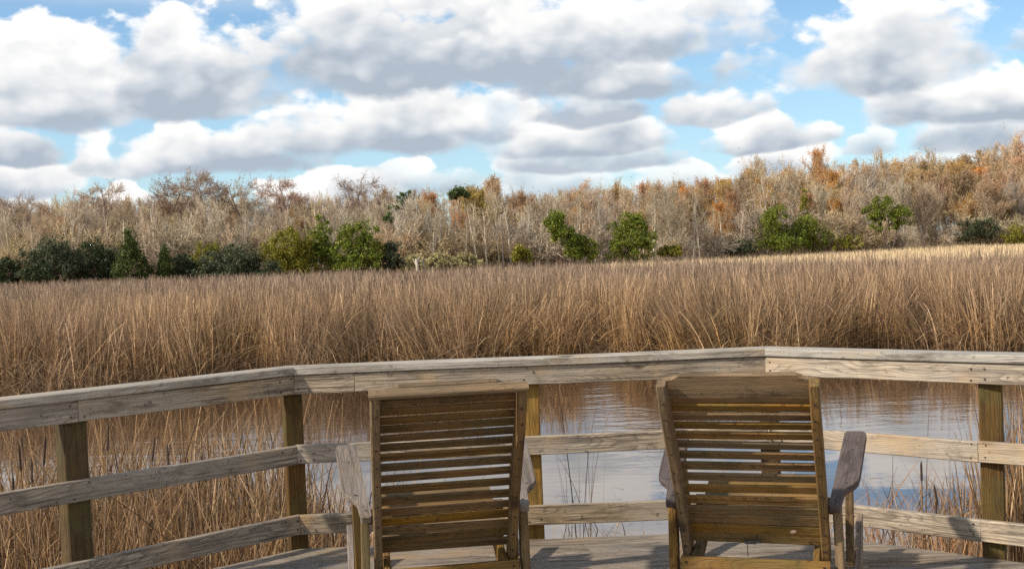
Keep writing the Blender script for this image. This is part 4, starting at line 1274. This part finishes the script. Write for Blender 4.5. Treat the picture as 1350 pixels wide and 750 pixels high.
evergreen('broadleaf_evergreen', 998, 1050, 272, 332, RY, [(.45, .72, .3, .28), (.4, .4, .4, .34), (.6, .22, .5, .24)], M_BRIGHTGREEN, 'left half of the big green double bush on the right', 'tree', nleaf=6500, seed=15, group=EG)
evergreen('broadleaf_evergreen', 1035, 1092, 280, 331, RY - 1, [(.45, .6, .38, .38), (.3, .35, .3, .34), (.75, .3, .28, .3)], M_BRIGHTGREEN, 'right half of the big green double bush on the right', 'tree', nleaf=6500, seed=16, group=EG)
evergreen('cedar', 1050, 1076, 243, 328, RY + 4, [(.5, .5, .34, .52)], M_OLIVE, 'thin spire shaped olive cedar behind the big double bush', 'tree', cone=True, nleaf=3200, seed=17)
evergreen('pine', 1140, 1202, 257, 310, RY, [(.5, .65, .34, .30), (.25, .6, .24, .2), (.75, .45, .26, .26), (.45, .3, .3, .2), (.3, .85, .12, .12)], M_BRIGHTGREEN, 'round dark green pine crown on a trunk right of the double bush', 'tree', nleaf=6000, seed=18, trunk_h=1)
evergreen('evergreen_shrub', 1262, 1318, 284, 320, RY + 4, [(.4, .6, .34, .34), (.7, .5, .26, .4), (.3, .25, .3, .24)], M_GREYGREEN, 'loose grey green shrub under the brown trees near the right edge', nleaf=4200, group=EG, seed=19)
evergreen('evergreen_shrub', 1320, 1360, 296, 322, RY + 3, ROUND, M_OLIVE, 'low yellow green shrub at the right picture edge', nleaf=2500, group=EG, seed=20)
evergreen('pine', 508, 546, 251, 306, LY + 10, [(.75, .85, .24, .13), (.45, .6, .26, .10), (.25, .36, .22, .12), (.6, .70, .2, .08)], M_PINE, 'thin pine with separate green tufts right of the bright green pair', 'tree', nleaf=1500, size=.11, seed=21, trunk_h=1)
evergreen('pine', 592, 618, 247, 262, MY + 10, [(.5, .6, .45, .34), (.2, .3, .2, .3), (.8, .4, .2, .26)], M_PINE, 'green pine top showing on the skyline left of the gold leaved tree', 'tree', nleaf=2200, size=.12, seed=22, trunk_h=1)
for (a, b_, c, d, m_, lab, sd_) in ((528, 562, 335, 356, M_PALEBUSH, 'pale olive bush right behind the stump', 23), (560, 598, 332, 354, M_PALEBUSH, 'pale olive bush left of the widest pale bush', 24), (592, 636, 334, 353, M_PALEBUSH, 'widest pale olive bush below the rust coloured tree', 25),
                                    (504, 530, 318, 354, M_GREYGREEN, 'narrow grey green bush beside the bright green pair', 26), (676, 700, 322, 346, M_OLIVE, 'small yellow green bush left of the brown thicket', 27), (868, 900, 322, 337, M_OLIVE, 'low olive bush right of the lone dark evergreen', 28),
                                    (955, 998, 316, 334, M_GREYGREEN, 'low dull green bush left of the double bush', 29), (1096, 1140, 308, 328, M_OLIVE, 'low olive bush between double bush and pine', 30)):
    evergreen('bush', a, b_, c, d, 1, ROUND, m_, lab, 'bush', nleaf=2300, size=.11, group='low bushes at the wood edge', seed=sd_)
# bare brown shrubs at the wood's edge
for i_, (px, py, w_) in enumerate(((712, 300, 1.5), (745, 318, 1.0), (430, 330, .8), (585, 305, 1.1), (640, 308, 1.1), (930, 296, 1.2), (965, 304, 1.1), (1120, 285, 1.2), (1180, 300, 1.2), (1230, 290, 1.1), (1290, 282, 1.2), (1335, 285, 1.1), (880, 304, 1.0), (790, 300, 1.1), (668, 312, 1.0),
                                   (20, 312, 1.0), (110, 300, 1.1), (215, 305, 1.1), (245, 300, 1.1), (330, 305, 1.0), (520, 300, 1.0), (560, 300, 1.2), (1010, 270, 1.2), (1090, 280, 1.2), (1150, 290, 1.0))):
    Y = float(edge_depth(np.array(u_of(px)))) - 2
    p = at(px, py, Y)
    place_tree(SHRUB[i_ % 2], 'bare_shrub', p.x, Y, max(1.5, p.z - WATER), 'large brown grey thicket of bare twigs left of the leaning evergreen' if i_ == 0 else 'bare twiggy shrub at the foot of the wood', 'shrub', None if i_ == 0 else 'bare shrubs at the foot of the wood', sxy=w_)

# undergrowth: a tangle nobody could count, filling the foot of the wood
parts = []
n = 60000
u = rng.uniform(-.50, .52, n); dy = rng.uniform(0, 1, n) ** 1.3 * 46
y = edge_depth(u) + dy - 2; x = u * y
base = np.stack([x, y, WATER + rng.uniform(0, 2.2, n) * np.clip(dy / 8, .15, 1) ** .5], 1)
hh = rng.uniform(0.8, 3.2, n) * (0.7 + 0.4 * vnoise(x, y, .35, 3))
parts.append(blades(n, base, hh, 0.035 * rng.uniform(.5, 1.4, n), rng.normal(size=(n, 2)) * .6, np.zeros(n), 2))
n = 26000
u = rng.uniform(-.50, .52, n); y = edge_depth(u) + rng.uniform(6, 52, n); x = u * y
base = np.stack([x, y, WATER + rng.uniform(1, 6.0, n)], 1)
parts.append(blades(n, base, rng.uniform(0.8, 3.0, n), 0.04 * rng.uniform(.5, 1.4, n), rng.normal(size=(n, 2)) * .45, np.zeros(n), 2))
stuff('undergrowth', parts, M_TWIG, 'tangle of bare brush between the trees of the wood')

# ---- small things in the marsh
M_BOX = plain('dark_box_wood', (0.07, 0.05, 0.04), 0.8)
M_POLE = plain('grey_pole', (0.13, 0.11, 0.10), 0.8)
M_STUMP = plain('bleached_stump', (0.62, 0.52, 0.42), 0.85)
Y = 108
p = at(661, 281, Y)
e = empty('nesting_platform', (p.x, Y, WATER))
hp = p.z - WATER
bm = bmesh.new(); cone_at(bm, 0, hp, 0.05, 0.035, 8); me = bpy.data.meshes.new('pole'); bm.to_mesh(me); bm.free()
link('pole', me, M_POLE, e)
bm = bmesh.new()
r_ = bmesh.ops.create_cube(bm, size=1.0); bmesh.ops.scale(bm, vec=(.50, .42, .10), verts=r_['verts'])
bmesh.ops.rotate(bm, verts=r_['verts'], cent=(0, 0, 0), matrix=Matrix.Rotation(R(-16), 3, 'Y')); bmesh.ops.translate(bm, vec=(0, 0, hp + .04), verts=r_['verts'])
me = bpy.data.meshes.new('roof'); bm.to_mesh(me); bm.free(); link('roof', me, M_BOX, e)
bm = bmesh.new()
r_ = bmesh.ops.create_cube(bm, size=1.0); bmesh.ops.scale(bm, vec=(.24, .22, .26), verts=r_['verts']); bmesh.ops.translate(bm, vec=(0, 0, hp - .15), verts=r_['verts'])
bmesh.ops.bevel(bm, geom=bm.edges[:], offset=.01)
me = bpy.data.meshes.new('box'); bm.to_mesh(me); bm.free(); link('box', me, M_STUMP, e)
tag(e, 'nest box with dark slanted roof on a tall thin pole at the wood edge', 'nest box')
# squat dark nest box standing in the reeds
Y = 100
p = at(740, 345, Y)
e = empty('duck_box', (p.x, Y, WATER))
hb = p.z - WATER
bm = bmesh.new()
r_ = bmesh.ops.create_cone(bm, cap_ends=True, segments=8, radius1=.10, radius2=.26, depth=.62); bmesh.ops.translate(bm, vec=(0, 0, hb - .15), verts=r_['verts'])
me = bpy.data.meshes.new('box'); bm.to_mesh(me); bm.free(); link('box', me, plain('brown_box', (0.13, 0.06, 0.03), .8), e)
bm = bmesh.new(); cone_at(bm, 0, hb - .4, .05, .04, 8); me = bpy.data.meshes.new('pole'); bm.to_mesh(me); bm.free(); link('pole', me, M_POLE, e)
tag(e, 'small dark brown nest box low over the reeds beside the green shrub', 'nest box')
# bleached dead stump
Y = 104
for (px, py, rr_, lab) in ((549, 341, .14, 'pale bleached dead stump in front of the pale bushes'), (558, 340, .06, 'thin grey snag just right of the pale stump')):
    p = at(px, py, Y)
    h_ = p.z - WATER
    segs = [((0, 0, 0), (.05, 0, h_ * .6), rr_ * 1.2, rr_, 0), ((.05, 0, h_ * .6), (-.02, 0, h_), rr_, rr_ * .7, 0), ((.03, 0, h_ * .7), (-.35, 0, h_ * 1.02), rr_ * .5, rr_ * .2, 0), ((.02, 0, h_ * .8), (.30, .1, h_ * 1.08), rr_ * .4, rr_ * .15, 0)]
    V, Q, h, r2 = tube_mesh(segs, 8)
    o = link('dead_stump', mesh_np('dead_stump', V, Q), M_STUMP if px == 549 else M_POLE)
    o.location = (p.x, Y, WATER)
    tag(o, lab, 'stump')

# ------------------------------------------------------------------ sun and sky
SUN_EL, SUN_AZ = R(38), R(-113)        # azimuth from +Y, clockwise: from the left and behind
sd = Vector((math.sin(SUN_AZ) * math.cos(SUN_EL), math.cos(SUN_AZ) * math.cos(SUN_EL), math.sin(SUN_EL)))
sl = bpy.data.lights.new('sun', 'SUN'); sl.energy = 5.0; sl.angle = R(2.0); sl.color = (1.0, 0.90, 0.76)
so = bpy.data.objects.new('sun', sl); COL.objects.link(so)
so.rotation_euler = sd.to_track_quat('Z', 'Y').to_euler()

w = bpy.data.worlds.new('World'); scene.world = w; w.use_nodes = True
w.cycles.sampling_method = 'NONE'
t = NT(w.node_tree)
bg = w.node_tree.nodes['Background']
sky = t.new('ShaderNodeTexSky', sky_type='NISHITA')
sky.sun_disc = False; sky.sun_elevation = SUN_EL; sky.sun_rotation = SUN_AZ % (2 * math.pi)
sky.altitude = 10; sky.air_density = 1.0; sky.dust_density = 0.6; sky.ozone_density = 1.6
SKY_S = 0.12
tc = t.new('ShaderNodeTexCoord').outputs['Generated']
sep = t.new('ShaderNodeSeparateXYZ'); t.l.new(tc, sep.inputs[0])
dx, dy_, dz_ = sep.outputs
az = t.math('ARCTAN2', dx, dy_)
hyp = t.math('SQRT', t.math('ADD', t.math('MULTIPLY', dx, dx), t.math('MULTIPLY', dy_, dy_)))
el = t.math('ARCTAN2', dz_, hyp)
P0 = t.combine(az, t.math('MULTIPLY', el, 1.5), 0.0)
# big and small billows; the warp makes the outlines cauliflower-like
wn = t.new('ShaderNodeTexNoise'); wn.inputs['Scale'].default_value = 10.0; wn.inputs['Detail'].default_value = 5.0
t.l.new(P0, wn.inputs['Vector'])
wsep = t.new('ShaderNodeSeparateXYZ'); t.l.new(wn.outputs['Color'], wsep.inputs[0])
azw = t.math('ADD', az, t.math('MULTIPLY', t.math('SUBTRACT', wsep.outputs[0], 0.5), 0.11))
elw = t.math('ADD', el, t.math('MULTIPLY', t.math('SUBTRACT', wsep.outputs[1], 0.5), 0.034))
PL = t.vmath('ADD', P0, (-0.009, 0.016, 0.0))
nA = t.noise(P0, 15.0, 10.0, 0.58)
nB = t.noise(PL, 11.0, 4.0, 0.42)
nA2 = t.noise(P0, 11.0, 4.0, 0.42)
nC = t.noise(P0, 7.0, 4.0, 0.5)
relief = t.math('SUBTRACT', nA2, nB)
vw = t.vmath('ADD', P0, t.vmath('MULTIPLY', wn.outputs['Color'], (0.05, 0.04, 0.0)))
puffs = []
for sc_, wt in ((26.0, 1.0), (58.0, 0.5)):
    vo = t.new('ShaderNodeTexVoronoi'); vo.feature = 'SMOOTH_F1'; vo.voronoi_dimensions = '2D'
    vo.inputs['Scale'].default_value = sc_; vo.inputs['Smoothness'].default_value = 0.35
    t.l.new(vw, vo.inputs['Vector'])
    puffs.append(t.math('MULTIPLY', t.math('SUBTRACT', 0.42, vo.outputs['Distance']), wt))
puff = t.math('ADD', puffs[0], puffs[1])
relief = t.math('ADD', t.math('MULTIPLY', relief, 1.0), t.math('MULTIPLY', puff, 0.16))
edge_n = t.math('ADD', t.math('MULTIPLY', puff, 0.55), t.math('ADD', t.math('MULTIPLY', t.math('SUBTRACT', nA, 0.5), 2.3), t.math('MULTIPLY', t.math('SUBTRACT', nC, 0.5), 1.1)))

blue = t.new('ShaderNodeVectorMath', operation='SCALE'); t.l.new(sky.outputs[0], blue.inputs[0]); blue.inputs['Scale'].default_value = SKY_S
col = blue.outputs[0]
# thin haze whitens the lowest sky
col = t.mix(1.0, col, (0.84, 1.10, 1.24), 'MULTIPLY')
col = t.mix(t.rng_(el, 0.0, 0.26, 0.42, 0.06, True), col, (0.66, 0.83, 0.95))

# node group for one cumulus bank
g = bpy.data.node_groups.new('cumulus', 'ShaderNodeTree')
for nm_ in ('az', 'el', 'cx', 'base', 'hw', 'h', 'edge', 'relief', 'dark', 'alpha'):
    g.interface.new_socket(nm_, in_out='INPUT', socket_type='NodeSocketFloat')
g.interface.new_socket('prev', in_out='INPUT', socket_type='NodeSocketColor')
g.interface.new_socket('color', in_out='OUTPUT', socket_type='NodeSocketColor')
q = NT(g)
gi = q.new('NodeGroupInput').outputs; go = q.new('NodeGroupOutput')
X = q.math('DIVIDE', q.math('SUBTRACT', gi['az'], gi['cx']), gi['hw'])
Eh = q.math('DIVIDE', q.math('SUBTRACT', gi['el'], gi['base']), gi['h'])
upE = q.math('MAXIMUM', Eh, 0.0); dnE = q.math('MULTIPLY', q.math('MINIMUM', Eh, 0.0), 3.4)
rr_ = q.math('ADD', q.math('MULTIPLY', X, X), q.math('ADD', q.math('MULTIPLY', upE, upE), q.math('MULTIPLY', dnE, dnE)))
soft = q.rng_(Eh, -0.1, 0.35, 0.6, 1.0)
dd = q.math('ADD', q.math('SUBTRACT', 1.0, rr_), q.math('MULTIPLY', gi['edge'], soft))
al = q.rng_(dd, 0.0, q.rng_(Eh, 0.1, 0.9, 0.65, 0.28), 0.0, 1.0, True)
al = q.math('MULTIPLY', al, gi['alpha'])
tt = q.math('ADD', q.math('MULTIPLY', Eh, 1.0), q.math('MULTIPLY', gi['relief'], 2.3))
tt = q.math('ADD', tt, q.math('MULTIPLY', q.rng_(dd, 0.0, 0.9, 1.0, 0.0), 0.30))
tt = q.math('SUBTRACT', tt, gi['dark'])
shade = q.rng_(tt, -0.08, 0.90, 0.0, 1.0)
cc = q.ramp(shade, [(0.0, (0.42, 0.485, 0.57)), (0.25, (0.58, 0.63, 0.685)), (0.55, (0.80, 0.815, 0.83)), (0.85, (0.98, 0.97, 0.95)), (1.0, (1.05, 1.04, 1.02))])
mixc = q.mix(al, gi['prev'], cc)
q.l.new(mixc, go.inputs['color'])


def cloud(px0, px1, ytop, ybase, dark=0.0, alpha=1.0):
    global col
    cx = (px0 + px1) / 2
    db = ray(cx, ybase); dt = ray(cx, ytop)
    eb = math.atan2(db.z, math.hypot(db.x, db.y)); et = math.atan2(dt.z, math.hypot(dt.x, dt.y))
    nd = t.new('ShaderNodeGroup'); nd.node_tree = g
    vals = dict(cx=math.atan2(db.x, db.y), base=eb, hw=(px1 - px0) / 2 / 1500, h=et - eb, dark=dark, alpha=alpha)
    for k_, v_ in vals.items(): nd.inputs[k_].default_value = v_
    t.l.new(azw, nd.inputs['az']); t.l.new(elw, nd.inputs['el']); t.l.new(edge_n, nd.inputs['edge']); t.l.new(relief, nd.inputs['relief'])
    t.l.new(col, nd.inputs['prev'])
    col = nd.outputs[0]


# general cloud cover away from the part of the sky the photograph shows (overhead, sides and behind)
PP = t.combine(t.math('DIVIDE', dx, t.math('MAXIMUM', t.math('ADD', dz_, 0.12), 0.05)), t.math('DIVIDE', dy_, t.math('MAXIMUM', t.math('ADD', dz_, 0.12), 0.05)), 0.0)
gn = t.noise(PP, 1.3, 7.0, 0.55)
gn2 = t.noise(t.vmath('ADD', PP, (-0.05, 0.05, 0)), 1.3, 7.0, 0.55)
front = t.math('MULTIPLY', t.rng_(t.math('ABSOLUTE', az), 0.50, 0.62, 1.0, 0.0, True), t.rng_(el, 0.205, 0.255, 1.0, 0.0, True))
gn_c = t.math('SUBTRACT', gn, t.rng_(el, 0.35, 0.75, 0.0, 0.20))
ga = t.rng_(gn_c, 0.30, 0.46, 0.0, 1.0, True)
gs = t.rng_(t.math('ADD', t.math('MULTIPLY', t.math('SUBTRACT', gn, gn2), 5.0), t.rng_(gn, 0.45, 0.8, 0.85, 0.4)), 0.0, 0.8, 0.0, 1.0, True)
gcol = t.ramp(gs, [(0.0, (0.46, 0.50, 0.58)), (0.5, (0.74, 0.77, 0.82)), (1.0, (1.0, 1.0, 0.99))])
col_general = t.mix(ga, col, gcol)
ga_front = t.math('MULTIPLY', ga, t.math('SUBTRACT', 1.0, front))
col = t.mix(ga_front, col, gcol)

# (px0, px1, ytop, ybase, dark, alpha), far (low) to near (high)
for c_ in ((-80, 150, 238, 275, -.3, .9), (140, 205, 232, 262, -.5, 1), (330, 560, 228, 268, -.35, 1), (430, 640, 212, 256, .15, .8), (600, 860, 205, 262, .05, .75), (820, 1120, 205, 255, .0, .8), (930, 1110, 186, 222, -.25, 1), (1100, 1420, 196, 232, .2, .7),
           (530, 590, 207, 223, -.6, 1), (-40, 115, 196, 248, -.05, 1), (640, 900, 178, 222, .12, .85), (1110, 1195, 163, 200, .05, .75), (1220, 1420, 138, 192, 0, .95),
           (-70, 80, 158, 208, .05, 1), (75, 180, 150, 212, -.35, 1), (135, 425, 154, 219, .04, 1), (630, 900, 140, 196, -.05, 1), (920, 1098, 147, 192, -.1, 1),
           (840, 1045, 95, 152, .0, 1), (690, 850, 100, 152, .12, .9), (1128, 1460, 76, 149, -.08, 1),
           (315, 700, 88, 186, -.12, 1), (570, 710, 112, 174, .04, .8),
           (-120, 190, 12, 144, -.14, 1), (150, 372, -14, 128, .08, 1), 
           (650, 1000, 38, 112, .05, 1), (275, 860, -55, 90, .10, 1), (570, 1010, -34, 62, -.06, .95), (1045, 1312, -34, 97, -.14, 1), (1325, 1500, -30, 40, .0, 1)):
    cloud(*c_)
t.l.new(col, bg.inputs[0])
bg.inputs[1].default_value = 1.0
# the modelled cloud banks stand in the front part of the sky; elsewhere the general cover alone is evaluated
bg2 = t.new('ShaderNodeBackground'); t.l.new(col_general, bg2.inputs[0])
mxw = t.new('ShaderNodeMixShader')
t.l.new(t.math('GREATER_THAN', front, 0.001), mxw.inputs[0]); t.l.new(bg2.outputs[0], mxw.inputs[1]); t.l.new(bg.outputs[0], mxw.inputs[2])
t.l.new(mxw.outputs[0], w.node_tree.nodes['World Output'].inputs['Surface'])

# ------------------------------------------------------------------ render settings
scene.view_settings.view_transform = 'Standard'
scene.view_settings.look = 'None'
scene.view_settings.exposure = 0.1
scene.view_settings.gamma = 1.0
scene.cycles.max_bounces = 6
scene.cycles.diffuse_bounces = 3
scene.cycles.glossy_bounces = 3
scene.cycles.transmission_bounces = 3
scene.cycles.transparent_max_bounces = 8
scene.cycles.use_denoising = False
